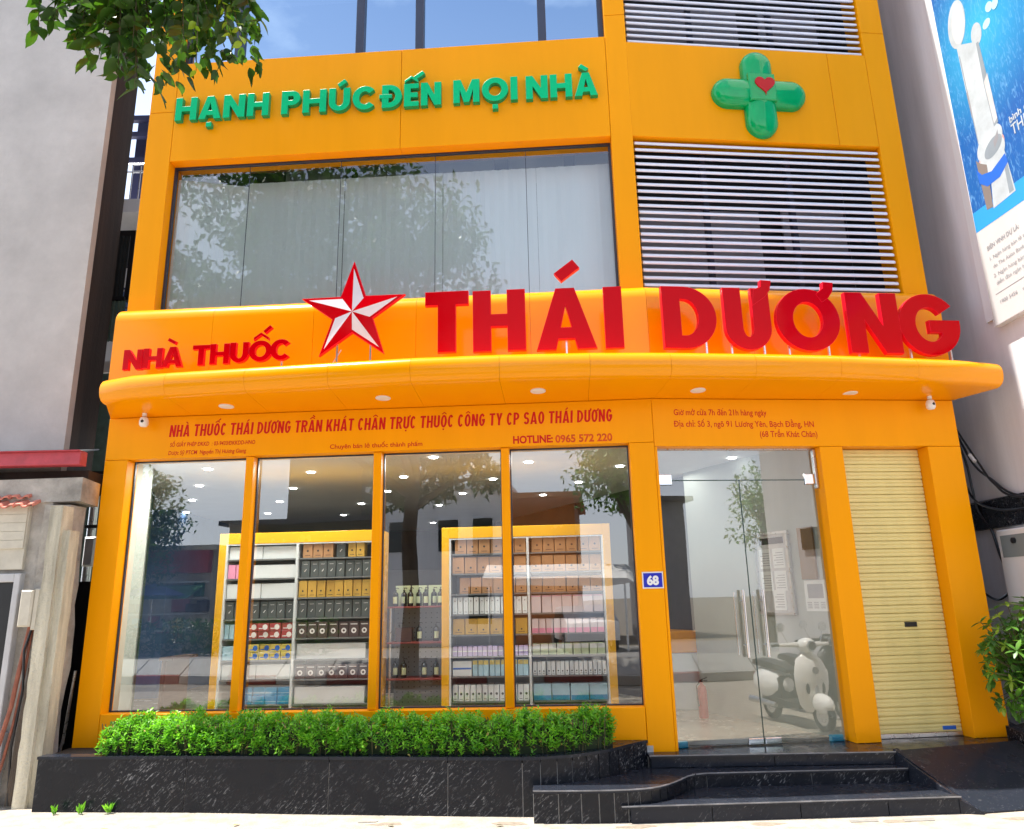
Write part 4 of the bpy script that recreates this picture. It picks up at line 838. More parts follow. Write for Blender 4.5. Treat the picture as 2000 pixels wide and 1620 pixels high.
# cabinet B left bay / right bay
D0, D1 = -2.215, -1.365; E0, E1 = -1.325, -.515
row('right', 'left', 0, D0 + .03, D1, 6, .185, 'brownbox', 'kraft brown box', ('dot', 'ink', .012, .42)); row('right', 'right', 0, E0 + .02, E1, 6, .185, 'brownbox', 'kraft brown box', ('dot', 'ink', .012, .42))
row('right', 'left', 1, D0, D1, 6, .18, 'brownbox', 'kraft brown box', ('dot', 'ink', .012, .35)); row('right', 'right', 1, E0, E1, 6, .18, 'brownbox', 'kraft brown box', ('dot', 'ink', .012, .35))
row('right', 'left', 2, D0 + .08, D1, 6, .175, 'brownbox', 'kraft brown box', ('dot', 'ink', .010, .3)); row('right', 'right', 2, E0, E1, 6, .17, 'brownbox', 'kraft brown box', ('dot', 'ink', .010, .3))
row('right', 'left', 3, D0, D1, 14, .185, 'whitebox', 'narrow white box', ('dot', 'greyink', .008, .78)); row('right', 'right', 3, E0, E1, 7, .19, 'pinkwhite', 'pinkish white box', ('band', 'pinkbox', .93, .97))
row('right', 'left', 4, D0, D1, 6, .17, 'goldbox', 'gold brown box', ('dot', 'ink', .010, .3)); row('right', 'right', 4, E0, E1, 10, .155, 'pinkwhite', 'white and pink box', ('band', 'pinkbox', .02, .36))
row('right', 'left', 5, D0, D1, 15, .105, 'lilac', 'small lilac box', ('band', 'whitebox', .45, .55)); row('right', 'right', 5, E0, E1, 9, .12, 'palegreen', 'pale green box', ('band', 'whitebox', .55, .95))
row('right', 'left', 6, D0, D0 + .22, 1, .16, 'whitebox', 'broad white box', ('band', 'bandblue', .45, .56)); row('right', 'left', 6, D0 + .22, D1, 10, .17, 'paleblue', 'pale blue box', ('band', 'yelbox', .7, .97)); row('right', 'right', 6, E0, E1, 16, .14, 'whitebox', 'small white box', ('dot', 'ink', .009, .30))
row('right', 'left', 7, D0, D1, 13, .17, 'whitebox', 'small white box', ('dot', 'ink', .014, .45)); row('right', 'right', 7, E0, E1, 4, .17, 'paleblue', 'pale blue box', ('band', 'bluebox', .02, .3))

# middle stand with pump bottles between the cabinets
st = thing('display_stand', 'open display stand with grey pegboard and dark red shelves between the two cabinets', 'shelf', tuple(IN(-2.70, 1.7, .345)))
mb = MB(); mb.box(FL, -3.0, -2.38, -1.86, -1.83, .345, 1.64); build('pegboard', mb, 'pegboard', st)
pg = MB()
for i in range(9):
    for j in range(22):
        a, z = -2.96 + .068 * i, .40 + .056 * j; pg.add([FL(a - .006, -1.8285, z - .006), FL(a + .006, -1.8285, z - .006), FL(a + .006, -1.8285, z + .006), FL(a - .006, -1.8285, z + .006)], [(0, 1, 2, 3)])
build('peg_hole', pg, 'ink', st, kind='stuff')
for z in (1.66, 1.26, .86, .46):
    mb = MB(); mb.bbox(FL, -3.02, -2.36, -1.83, -1.5, z - .02, z, .003); build('shelf', mb, 'darkred', st)
mb = MB(); mb.tube([FL(-2.98, -1.52, .345), FL(-2.98, -1.52, 1.64)], .012, 8); build('upright', mb, 'alu', st)
def bottle(loc, h, r, label, m='bottle', pump=True, group='pump bottles on the display stand'):
    t = thing('pump_bottle', label, 'bottle', loc, 0, group)
    mb = MB(); mb.lathe((0, 0, 0), [(r * .9, 0), (r, .01), (r, h * .62), (r * .75, h * .70), (r * .34, h * .75), (r * .34, h * .80)], 12); build('bottle_body', mb, m, t, local=True, smooth=True)
    mb = MB(); mb.cyl((0, 0, h * .80), r * .40, h * .06, 10); mb.cyl((0, 0, h * .86), r * .12, h * .10, 6); mb.tube([(-r * .1, 0, h * .96), (r * .9, 0, h * .95), (r * 1.05, 0, h * .91)], r * .14, 6); build('pump_head', mb, 'black', t, local=True)
    mb = MB()
    for k in range(8):
        a0, a1 = -2.3 + k * .19, -2.3 + (k + 1) * .19; q = r * 1.012; mb.add([(q * math.cos(a0), q * math.sin(a0), h * .15), (q * math.cos(a1), q * math.sin(a1), h * .15), (q * math.cos(a1), q * math.sin(a1), h * .5), (q * math.cos(a0), q * math.sin(a0), h * .5)], [(0, 1, 2, 3)])
    build('bottle_label', mb, 'palegreen' if m == 'bottle' else 'white', t, local=True); return t
bt = bottle(tuple(FL(-2.95, -1.62, 1.661)), .22, .036, 'black pump bottle, first from the left on the top shelf of the middle stand'); bk = kids(bt)
for k in range(1, 7): dup(bt, FL(-2.95 + .09 * k, -1.62 - (.07 if k % 2 else 0), 1.661), random.uniform(-.5, .5), f'black pump bottle, {ORD[k]} from the left on the top shelf of the middle stand', children=bk)
for q, (z, nm) in enumerate(((1.261, 'second'), (.861, 'third'))):
    for k, a in enumerate((-2.9, -2.66, -2.46) if q == 0 else (-2.94, -2.84, -2.60, -2.46)):
        dup(bt, FL(a, -1.62, z), .2, f'black pump bottle, {ORD[k]} from the left on the {nm} shelf of the middle stand', children=bk)
for k in range(3):
    mb = MB(); mb.bbox(FL, -2.98 + .2 * k, -2.80 + .2 * k, -1.80, -1.76, 1.661, 1.90, .003); o = build('product_box', mb, 'palegreen', None, f'{ORD[k]} pale green carton from the left, behind the pump bottles of the middle stand', 'box', 'pale green cartons behind the bottles')
mb = MB(); mb.bbox(FL, -2.93, -2.74, -1.66, -1.56, 1.261, 1.42, .004); build('product_box', mb, 'winebox', None, 'dark maroon box on the second shelf of the middle stand', 'box')

# things seen through the door
def TH(*a, **k): return thing(*a, **k)
ct = thing('service_counter', 'white counter with an orange top band standing deep in the shop behind the door', 'counter', (1.75, 9.75, .345))
mb = MB(); mb.bbox(FWf, 1.86, 2.34, 10.1, 9.6, .345, 1.02, .01); build('counter_body', mb, 'shelfwhite', ct)
mb = MB(); mb.bbox(FWf, 1.84, 2.36, 10.13, 9.57, 1.02, 1.28, .01); build('counter_top', mb, 'orange', ct)
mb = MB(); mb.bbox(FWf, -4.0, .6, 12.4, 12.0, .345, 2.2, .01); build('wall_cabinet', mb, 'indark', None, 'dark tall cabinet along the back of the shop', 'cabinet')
dc = thing('low_counter', 'dark brown end of a low counter just inside the first window', 'counter', tuple(FL(-4.9, -.55, .345)))
mb = MB(); mb.bbox(FL, -5.10, -5.05, -.9, -.40, .345, 1.18, .01); build('end_board', mb, 'winebox', dc); mb = MB(); mb.bbox(FL, -5.12, -4.97, -.92, -.385, 1.18, 1.21, .004); build('counter_top', mb, 'winebox', dc)
ex = thing('fire_extinguisher', 'red fire extinguisher standing inside the glass door by the wall end', 'fire extinguisher', (2.13, 9.0, .345))
mb = MB(); mb.lathe((2.13, 9.0, .345), [(.052, 0), (.056, .02), (.056, .30), (.045, .34), (.018, .37), (.018, .39)], 16); build('cylinder', mb, mat('extinguisher_red', (.45, .03, .02), .3), ex, smooth=True)
mb = MB(); mb.cyl((2.13, 9.0, .735), .016, .025, 8); mb.tube([(2.13, 9.0, .76), (2.19, 8.96, .79)], .007, 6); mb.tube([(2.13, 9.0, .75), (2.19, 8.96, .75)], .007, 6); build('valve_handle', mb, 'black', ex)
mb = MB(); mb.tube([(2.11, 8.99, .75), (2.06, 8.95, .70), (2.06, 8.94, .56), (2.07, 8.94, .48)], .008, 6); build('hose', mb, 'black', ex)
nb = thing('notice_board', 'aluminium framed notice board with small papers on the wall behind the door', 'notice board', tuple(FD(.62, .03, 1.48)))
# positions along FD measured from the door jamb
def onFD(px_s): return px_s
mb = MB(); mb.box(FD, .50, .98, .005, .028, 1.50, 2.36); build('board', mb, 'greypaint', nb)
mb = MB()
for (a0, a1, z0, z1) in ((.49, .515, 1.49, 2.37), (.965, .99, 1.49, 2.37), (.515, .965, 1.49, 1.515), (.515, .965, 2.345, 2.37)): mb.box(FD, a0, a1, .005, .045, z0, z1)
build('frame', mb, 'alu', nb)
mb = MB(); mb.box(FD, .56, .92, .029, .031, 2.24, 2.31); build('header_strip', mb, 'ink', nb)
for k, (a, z) in enumerate(((.56, 1.98), (.76, 1.98), (.56, 1.74), (.76, 1.74), (.60, 1.54))):
    mb = MB(); mb.box(FD, a, a + .17, .029, .032 + .001 * k, z, z + .21); p_ = build('paper_sheet', mb, 'paper', nb)
    mb = MB()
    for q in range(6): mb.box(FD, a + .02, a + .15 - .03 * (q % 2), .0345 + .001 * k, .0350 + .001 * k, z + .03 + q * .026, z + .036 + q * .026)
    build('print_lines', mb, 'greyink', p_)
mb = MB(); mb.bbox(FD, .16, .36, .004, .03, 1.85, 2.38, .004); build('wall_board', mb, 'brownwood', None, 'plain brown board on the wall right of the notice board', 'board')
ps = thing('poster', 'grey paper poster with small print below the brown board', 'poster', tuple(FD(.24, .01, 1.52)))
mb = MB(); mb.box(FD, .08, .36, .003, .006, 1.53, 1.84); build('sheet', mb, 'paper', ps)
mb = MB(); 
for q in range(3):
    for j in range(4): mb.box(FD, .11 + q * .085, .17 + q * .085, .007, .0075, 1.56 + j * .018, 1.567 + j * .018)
mb.box(FD, .12, .32, .007, .0075, 1.66, 1.80); build('print', mb, 'greyink', ps)
for s, lab in ((.10, 'bright blue foam wedge at the left foot of the glass door'), (1.63, 'bright blue foam wedge at the right foot of the glass door')):
    mb = MB(); mb.bbox(FR, s - .065, s + .065, -.19, -.135, .346, .40, .012); build('door_wedge', mb, 'teal', None, lab, 'door stop', 'blue wedges at the foot of the door')

# second floor: ribbed panels behind the glass, cream blocks above
cp = thing('partition_screen', 'pale ribbed partition panels standing behind the wide second floor window', 'screen', tuple(FL(-2.6, -1.1, 4.55)))
def ribbed(F0, a0, a1, off, z0, z1):
    mb = MB(); n = max(3, int(abs(a1 - a0) / .055)); 
    P = []
    for i in range(n + 1):
        t = a0 + (a1 - a0) * i / n; o = off + (.006 if i % 2 else 0) + random.uniform(-.004, .004); P.append((t, o))
    mb.add([F0(t, o, z0) for t, o in P] + [F0(t, o, z1) for t, o in P], [(i, i + 1, n + 2 + i, n + 1 + i) for i in range(n)]); return mb
for a0, a1 in ((-4.62, -3.418), (-3.415, -2.222), (-2.219, -1.101), (-1.098, -.08)): build('ribbed_panel', ribbed(FL, a0, a1, -.55, 4.55, 6.72), 'curtain', cp)
c0 = FL(-5.38, -.32, 0); c1 = FL(-4.62, -.55, 0); u_ = (c1 - c0).normalized(); FC = Frame(c0, u_, Vector((u_.y, -u_.x, 0)))
build('ribbed_panel', ribbed(FC, 0, (c1 - c0).length, 0, 4.55, 6.68), 'curtain', cp)
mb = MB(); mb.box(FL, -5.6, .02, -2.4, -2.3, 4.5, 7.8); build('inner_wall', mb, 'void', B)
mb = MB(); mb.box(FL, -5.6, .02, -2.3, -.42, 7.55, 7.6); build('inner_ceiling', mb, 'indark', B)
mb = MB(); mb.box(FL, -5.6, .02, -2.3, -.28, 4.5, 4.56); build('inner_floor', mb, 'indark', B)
for k, (a0, a1) in enumerate(((-4.35, -3.55), (-3.4, -2.55), (-2.35, -1.65), (-1.45, -.75), (-.6, .0))):
    mb = MB(); mb.bbox(FL, a0, a1, -1.25, -1.0, 6.95, 7.22, .01); build('ceiling_block', mb, 'inwall', B)
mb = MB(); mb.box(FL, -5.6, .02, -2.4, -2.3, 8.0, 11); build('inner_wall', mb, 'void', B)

# ------------------------------------------------------------------ planter, steps, ramp
def ring_wall(name, outer, z0, z1, m, parent, gap=.007, depth=.03, skipjoint=None):
    """cladding slabs along a plan polyline, each its own piece"""
    nn = mitre_path(outer)
    for i in range(len(outer) - 1):
        d = (outer[i + 1] - outer[i]); L = d.length; d = d / L * gap / 2
        a0 = outer[i] + d; a1 = outer[i + 1] - d; b0 = outer[i] - nn[i] * depth + d; b1 = outer[i + 1] - nn[i + 1] * depth - d
        mb = MB(); mb.hexa([Vector((p.x, p.y, z0)) for p in (b0, b1, a1, a0)] + [Vector((p.x, p.y, z1)) for p in (b0, b1, a1, a0)]); build(name, mb, m, parent)
def cap_poly(name, outer, back_, z0, z1, m, parent, over=.012):
    nn = mitre_path(outer); top = [p + nn[i] * over for i, p in enumerate(outer)] + back_
    mb = MB(); mb.prism([Vector((p.x, p.y, z0)) for p in top], [Vector((p.x, p.y, z1)) for p in top]); return build(name, mb, m, parent)
V2 = lambda x, y: Vector((x, y, 0))
PT = thing('planter', 'long low planter wall of black veined granite slabs curving round to the entrance', 'planter', (-1.7, 6.9, 0))
core = [V2(-4.28, 7.02), V2(-2.9, 6.90), V2(-1.62, 6.74), V2(-.6, 6.615), V2(.02, 6.545)]
curve = [V2(.02, 6.545), V2(.17, 6.55), V2(.31, 6.575), V2(.44, 6.615), V2(.56, 6.67), V2(.67, 6.735), V2(.77, 6.81), V2(.86, 6.895), V2(.94, 6.98), V2(1.02, 7.06), V2(1.10, 7.13), V2(1.16, 7.165)]
allp = core + curve[1:]
ring_wall('stone_slab', allp, 0, .425, 'granite', PT)
inner = [p - n_ * .010 for p, n_ in zip(allp, mitre_path(allp))]
mb = MB(); poly = [Vector((p.x, p.y, 0)) for p in inner] + [FL(-.2, .0, 0), FL(-5.69, .0, 0)]
mb.prism([p + Vector((0, 0, .0)) for p in poly], [p + Vector((0, 0, .40)) for p in poly]); build('grout_core', mb, 'grout', PT)
nn = mitre_path(allp)
for i in range(len(core) - 1):
    mb = MB(); a, b = allp[i] + nn[i] * .012, allp[i + 1] + nn[i + 1] * .012; c, d = allp[i + 1] - nn[i + 1] * .11, allp[i] - nn[i] * .11; g_ = (b - a).normalized() * .0015
    mb.hexa([Vector((p.x, p.y, .426)) for p in (d + g_, c - g_, b - g_, a + g_)] + [Vector((p.x, p.y, .450)) for p in (d + g_, c - g_, b - g_, a + g_)]); build('coping_stone', mb, 'granite2', PT)
cc = curve; ncc = mitre_path(cc)
top = [p + n_ * .012 for p, n_ in zip(cc, ncc)] + [FL(-.27, .002, 0), FL(-.75, .002, 0), V2(.45, 6.98), V2(.02, 6.66)]
mb = MB(); mb.prism([Vector((p.x, p.y, .426)) for p in top], [Vector((p.x, p.y, .450)) for p in top]); build('coping_stone', mb, 'granite2', PT)
mb = MB(); so = [FL(-5.69, .02, 0), V2(-4.25, 7.10)] + [p - n_ * .11 for p, n_ in zip(core[1:], mitre_path(core)[1:])] + [V2(.45, 6.99), FL(-.8, .01, 0)]
mb.prism([Vector((p.x, p.y, .401)) for p in so], [Vector((p.x, p.y, .436)) for p in so]); build('soil', mb, 'soil', PT)

ST = thing('entrance_steps', 'three black granite steps with a curved left end leading up to the glass door', 'steps', (2.3, 6.8, 0))
# platform at z .345
mb = MB(); P_ = [V2(1.165, 7.055), V2(3.28, 7.01), FR(1.98, .0, 0), FR(3.28, .0, 0), FR(3.28, -.3, 0), FR(0, -.3, 0), FL(-.24, .0, 0)]
P_ = [V2(1.165, 7.055), V2(3.30, 7.01), V2(4.62, 7.33), FR(3.28, .06, 0) + uR * .05, FR(3.28, -.25, 0), FR(0, -.25, 0), FL(-.25, -.2, 0), FL(-.25, .0, 0)]
mb.prism([Vector((p.x, p.y, 0)) for p in P_], [Vector((p.x, p.y, .345)) for p in P_]); build('landing', mb, 'granite2', ST)
ring_wall('riser_slab', [V2(1.165, 7.035), V2(2.25, 7.010), V2(3.30, 6.99)], .245, .322, 'granite2', ST)
mb = MB(); a = [V2(1.15, 7.018), V2(3.31, 6.972), V2(3.31, 7.30), V2(1.15, 7.16)]; mb.prism([Vector((p.x, p.y, .323)) for p in a], [Vector((p.x, p.y, .3475)) for p in a]); build('tread_slab', mb, 'granite2', ST)
# second tier z .24 with curved left lobe
t2 = [V2(.10, 6.36), V2(.30, 6.345), V2(.48, 6.335), V2(.62, 6.33), V2(.74, 6.33), V2(.85, 6.335), V2(.95, 6.35), V2(1.04, 6.375), V2(1.12, 6.42), V2(1.19, 6.48), V2(1.26, 6.555), V2(1.33, 6.64), V2(1.40, 6.73), V2(1.48, 6.80), V2(1.60, 6.835), V2(2.5, 6.845), V2(3.33, 6.85)]
ring_wall('riser_slab', t2, 0.0, .216, 'granite', ST)
inn = [p - n_ * .010 for p, n_ in zip(t2, mitre_path(t2))]
mb = MB(); pp = inn + [V2(3.33, 7.05), V2(1.17, 7.06), V2(1.0, 7.0), V2(.75, 6.78), V2(.5, 6.62), V2(.12, 6.53)]; mb.prism([Vector((p.x, p.y, 0)) for p in pp], [Vector((p.x, p.y, .21)) for p in pp]); build('grout_core', mb, 'grout', ST)
nt2 = mitre_path(t2); lob = t2[:15]; nl_ = nt2[:15]
mb = MB(); pp = [p + n_ * .012 for p, n_ in zip(lob, nl_)] + [V2(1.48, 7.028), V2(1.18, 7.035), V2(1.10, 7.09), V2(.95, 6.95), V2(.78, 6.78), V2(.56, 6.64), V2(.32, 6.55), V2(.105, 6.52)]
mb.prism([Vector((p.x, p.y, .217)) for p in pp], [Vector((p.x, p.y, .240)) for p in pp]); build('tread_slab', mb, 'granite2', ST)
mb = MB(); pp = [V2(1.482, 6.80), V2(1.60, 6.823), V2(2.5, 6.833), V2(3.33, 6.838), V2(3.33, 6.989), V2(1.482, 7.027)]; mb.prism([Vector((p.x, p.y, .217)) for p in pp], [Vector((p.x, p.y, .2403)) for p in pp]); build('tread_slab', mb, 'granite2', ST)
# first tier z .125
t1 = [V2(.86, 6.300), V2(1.5, 6.318), V2(2.2, 6.338), V2(2.9, 6.358), V2(3.47, 6.375)]
ring_wall('riser_slab', t1, 0.0, .104, 'granite2', ST)
mb = MB(); pp = [V2(.93, 6.345), V2(3.45, 6.40), V2(3.4, 6.9), V2(1.5, 6.9), V2(1.0, 6.4)]; mb.prism([Vector((p.x, p.y, 0)) for p in pp], [Vector((p.x, p.y, .10)) for p in pp]); build('grout_core', mb, 'grout', ST)
mb = MB(); pp = [V2(.80, 6.288), V2(2.2, 6.326), V2(3.485, 6.363), V2(3.36, 6.83), V2(2.5, 6.832), V2(1.61, 6.82), V2(1.49, 6.785), V2(1.42, 6.72), V2(1.35, 6.63), V2(1.28, 6.545), V2(1.21, 6.47), V2(1.13, 6.405), V2(1.05, 6.36), V2(.95, 6.336)]
mb.prism([Vector((p.x, p.y, .105)) for p in pp], [Vector((p.x, p.y, .128)) for p in pp]); build('tread_slab', mb, 'granite2', ST)
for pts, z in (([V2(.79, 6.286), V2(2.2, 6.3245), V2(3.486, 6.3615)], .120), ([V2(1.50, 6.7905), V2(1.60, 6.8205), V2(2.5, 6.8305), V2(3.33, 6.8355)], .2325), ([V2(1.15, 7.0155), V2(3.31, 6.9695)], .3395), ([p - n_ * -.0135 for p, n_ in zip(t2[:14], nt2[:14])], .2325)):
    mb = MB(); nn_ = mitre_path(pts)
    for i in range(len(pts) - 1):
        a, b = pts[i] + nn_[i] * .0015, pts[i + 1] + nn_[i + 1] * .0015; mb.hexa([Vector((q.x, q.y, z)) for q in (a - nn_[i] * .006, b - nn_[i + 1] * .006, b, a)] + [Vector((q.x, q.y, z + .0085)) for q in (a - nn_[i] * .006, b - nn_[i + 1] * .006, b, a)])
    build('worn_edge', mb, 'wornedge', ST)  # thin strip painting the highlight on the tread edge
# ramp
RP = thing('granite_ramp', 'sloping black granite ramp in front of the cream roller shutter', 'ramp', (4.1, 6.8, 0))
mb = MB(); hi = [V2(3.312, 7.005), V2(4.62, 7.325)]; lw_ = [V2(3.66, 6.36), V2(4.75, 6.52)]
mb.hexa([Vector((lw_[0].x, lw_[0].y, 0)), Vector((lw_[1].x, lw_[1].y, 0)), Vector((hi[1].x, hi[1].y, 0)), Vector((hi[0].x, hi[0].y, 0)), Vector((lw_[0].x, lw_[0].y, .012)), Vector((lw_[1].x, lw_[1].y, .012)), Vector((hi[1].x, hi[1].y, .347)), Vector((hi[0].x, hi[0].y, .347))]); build('ramp_slab', mb, 'granite2', RP)
mb = MB(); mb.hexa([Vector((3.62, 6.34, 0)), Vector((3.655, 6.355, 0)), Vector((3.345, 7.005, 0)), Vector((3.30, 7.0, 0)), Vector((3.62, 6.34, .02)), Vector((3.655, 6.355, .022)), Vector((3.345, 7.005, .365)), Vector((3.30, 7.0, .365))]); build('ramp_kerb', mb, 'granite2', RP)
mb = MB(); mb.prism([Vector((3.47, 6.37, 0)), Vector((3.63, 6.33, 0)), Vector((3.32, 7.0, 0)), Vector((3.30, 7.0, 0))], [Vector((3.47, 6.37, .105)), Vector((3.63, 6.33, .015)), Vector((3.32, 7.0, .34)), Vector((3.30, 7.0, .34))]); build('side_wedge', mb, 'granite2', RP)
# right bed kerb
KB = thing('plant_bed_kerb', 'low black granite kerb round the plant bed by the right wall', 'planter', (4.95, 7.4, 0))
for a, b, z0, z1 in ((V2(4.64, 7.50), V2(4.86, 6.35), 0, .44),):
    mb = MB(); mb.hexa([Vector((4.62, 7.60, 0)), Vector((4.84, 6.45, 0)), Vector((4.96, 6.47, 0)), Vector((4.74, 7.62, 0)), Vector((4.62, 7.60, .47)), Vector((4.84, 6.45, .20)), Vector((4.96, 6.47, .20)), Vector((4.74, 7.62, .47))]); build('kerb_stone', mb, 'granite', KB)
mb = MB(); mb.hexa([Vector((4.74, 7.62, 0)), Vector((4.96, 6.47, 0)), Vector((5.17, 6.47, 0)), Vector((5.17, 7.9, 0)), Vector((4.74, 7.62, .42)), Vector((4.96, 6.47, .17)), Vector((5.17, 6.47, .17)), Vector((5.17, 7.9, .42))]); build('soil', mb, 'soil', KB)

# ------------------------------------------------------------------ foliage helpers
def leaf_verts(L, Wd, fold=.18, curl=.12, serr=False):
    """one leaf along +x: 10 vertices, 8 quads/tris"""
    xs = (0, .22, .5, .78, 1.0); ws = (0.0, .78, 1.0, .62, 0.0); v = []; 
    for x, w_ in zip(xs, ws):
        z = -curl * L * x * x; v.append((x * L, 0, z))
        if w_: v.append((x * L, w_ * Wd / 2, z + fold * Wd * w_ / 2)); v.append((x * L, -w_ * Wd / 2, z + fold * Wd * w_ / 2))
    # idx: 0 base; 1 c,2 l,3 r; 4 c,5 l,6 r; 7 c,8 l,9 r; 10 tip
    f = [(0, 1, 2), (0, 3, 1), (1, 4, 5, 2), (1, 3, 6, 4), (4, 7, 8, 5), (4, 6, 9, 7), (7, 10, 8), (7, 9, 10)]
    return v, f
def simple_leaf(L, Wd): return [(0, 0, 0), (L * .45, Wd / 2, Wd * .12), (L, 0, -L * .08), (L * .45, -Wd / 2, Wd * .12)], [(0, 3, 2, 1)]
def orient(d, roll, up=Vector((0, 0, 1))):
    d = d.normalized(); s = d.cross(up)
    if s.length < 1e-3: s = Vector((1, 0, 0))
    s.normalize(); u = s.cross(d); c, q = math.cos(roll), math.sin(roll); s2 = s * c + u * q; u2 = d.cross(s2) * -1
    return Matrix((d, s2 * -1, s2.cross(d) * -1 if False else d.cross(s2 * -1))).transposed()
def rdir(rnd=random):
    z = rnd.uniform(-1, 1); a = rnd.uniform(0, 6.283); r = math.sqrt(1 - z * z); return Vector((r * math.cos(a), r * math.sin(a), z))
def add_leaf(mb, p, d, L, Wd, roll=None, full=False, mi=0):
    v, f = leaf_verts(L, Wd) if full else simple_leaf(L, Wd); Mx = orient(d, random.uniform(-.9, .9) if roll is None else roll)
    mb.add([p + Mx @ Vector(q) for q in v], f, mi)

# hedge in the planter
HG = thing('hedge', 'clipped bright green hedge of small leaves filling the long black planter', 'hedge', (-1.6, 7.0, .436))
axis = [V2(-3.74, 7.21), V2(-2.9, 7.12), V2(-1.62, 6.97), V2(-.6, 6.85), V2(.05, 6.80), V2(.46, 6.87), V2(.80, 7.03)]
def along(t):
    Ls = [(axis[i + 1] - axis[i]).length for i in range(len(axis) - 1)]; tot = sum(Ls); d = t * tot
    for i, L in enumerate(Ls):
        if d <= L or i == len(Ls) - 1: dd = (axis[i + 1] - axis[i]); return axis[i] + dd * (d / L), Vector((dd.y, -dd.x, 0)).normalized(), dd.normalized()
        d -= L
mb = MB(); st_ = MB()
rh = random.Random(5)
for k in range(5200):
    t = rh.random(); p, nrm, tg = along(t); ww = .20 * (1 - .45 * max(0, t - .9) * 10); bump_ = .030 * math.sin(t * 47) + .03 * math.sin(t * 113 + 1) + .02 * math.sin(t * 231)
    hgt = .262 + bump_ + (-.09 if t < .025 else 0) ; a = rh.uniform(-1, 1); zz = rh.random() ** .6
    edge = math.sqrt(max(0, 1 - abs(a) ** 3.0)); z = .45 + hgt * min(zz, edge * 1.02)
    surf = abs(a) > .6 or zz > .72
    if not surf and rh.random() < .75: continue
    b = p + nrm * a * ww; base = Vector((b.x, b.y, z)); 
    dirn = (Vector((0, 0, 1)) * rh.uniform(.5, 1.2) + nrm * a * rh.uniform(.3, 1.1) + Vector((rh.uniform(-.5, .5), rh.uniform(-.5, .5), 0))).normalized()
    ln = rh.uniform(.045, .085) * (1.5 if zz > .93 and rh.random() < .25 else 1)
    nlf = 7 if ln < .08 else 11
    for j in range(nlf):
        q = base + dirn * ln * (j / nlf - .35); ang = j * 2.4 + k; s1 = dirn.cross(Vector((.3, .5, .1))).normalized(); s2 = dirn.cross(s1)
        ld_ = (dirn * .75 + s1 * math.cos(ang) + s2 * math.sin(ang)).normalized()
        v, f = simple_leaf(rh.uniform(.030, .052), rh.uniform(.014, .022)); Mx = orient(ld_, rh.uniform(-.6, .6)); mb.add([q + Mx @ Vector(w_) for w_ in v], f)
build('foliage', mb, 'hedge', HG, kind='stuff')
mb = MB()
for k in range(260):
    t = rh.random(); p, nrm, tg = along(t); q = p + nrm * rh.uniform(.05, .21) + Vector((0, 0, .46 + .26 * rh.random())); v, f = simple_leaf(rh.uniform(.03, .045), rh.uniform(.014, .02)); Mx = orient(rdir(rh) + Vector((0, 0, .3)), rh.uniform(-1, 1)); mb.add([q + Mx @ Vector(w_) for w_ in v], f)
build('dry_leaves', mb, mat('yellowed_leaf', (.30, .24, .05), .7, var=.4, vscale=20), HG, kind='stuff')
mb = MB()
for k in range(420):
    t = rh.random(); p, nrm, tg = along(t); b = p + nrm * rh.uniform(-.16, .16); mb.tube([Vector((b.x, b.y, .436)), Vector((b.x + rh.uniform(-.04, .04), b.y + rh.uniform(-.04, .04), .70))], .004, 4, cap=False)
build('stems', mb, 'stem', HG, kind='stuff')
mb = MB(); rr_ = []
for k in range(30):
    t = k / 29; p, nrm, tg = along(t); e_ = .12 if 0 < k < 29 else .06; rr_.append([Vector((p.x, p.y, 0)) + nrm * a * e_ + Vector((0, 0, z)) for a, z in ((-1, .437), (1, .437), (1.1, .57), (.6, .63), (-.6, .63), (-1.1, .57))])
mb.loft(rr_); build('twig_core', mb, 'hedgecore', HG)

# shrub at the right: every leaf a piece, whorled
SB = thing('garden_shrub', 'leafy green shrub with pale young tips growing in the bed at the right wall', 'shrub', (4.92, 7.0, .3))
rs_ = random.Random(11)
v, f = leaf_verts(.105, .042); LP = MB(); LP.add(v, f)
lproto = build('leaf', LP, 'bush', SB, local=True, smooth=True, origin=(0, 0, 0)); lproto2 = None
LP = MB(); LP.add(v, f); lproto2 = build('leaf', LP, 'bushyoung', SB, local=True, smooth=True, origin=(0, 0, 0))
def place_leaf(proto, par, wp, d, sc, rl, first):
    o = proto if first else proto.copy()
    if not first: C.objects.link(o)
    inv = wm(par).inverted(); Mx = orient(d, rl).to_4x4(); mtx = inv @ Matrix.Translation(wp) @ Mx @ Matrix.Scale(sc, 4)
    o.parent = par; o.location = mtx.to_translation(); o.rotation_mode = 'QUATERNION'; o.rotation_quaternion = mtx.to_quaternion(); o.scale = (sc, sc, sc)
cen = Vector((4.60, 6.93, 1.05)); stems = MB(); cnt = 0; fy = True; fo = True; bulk = MB()
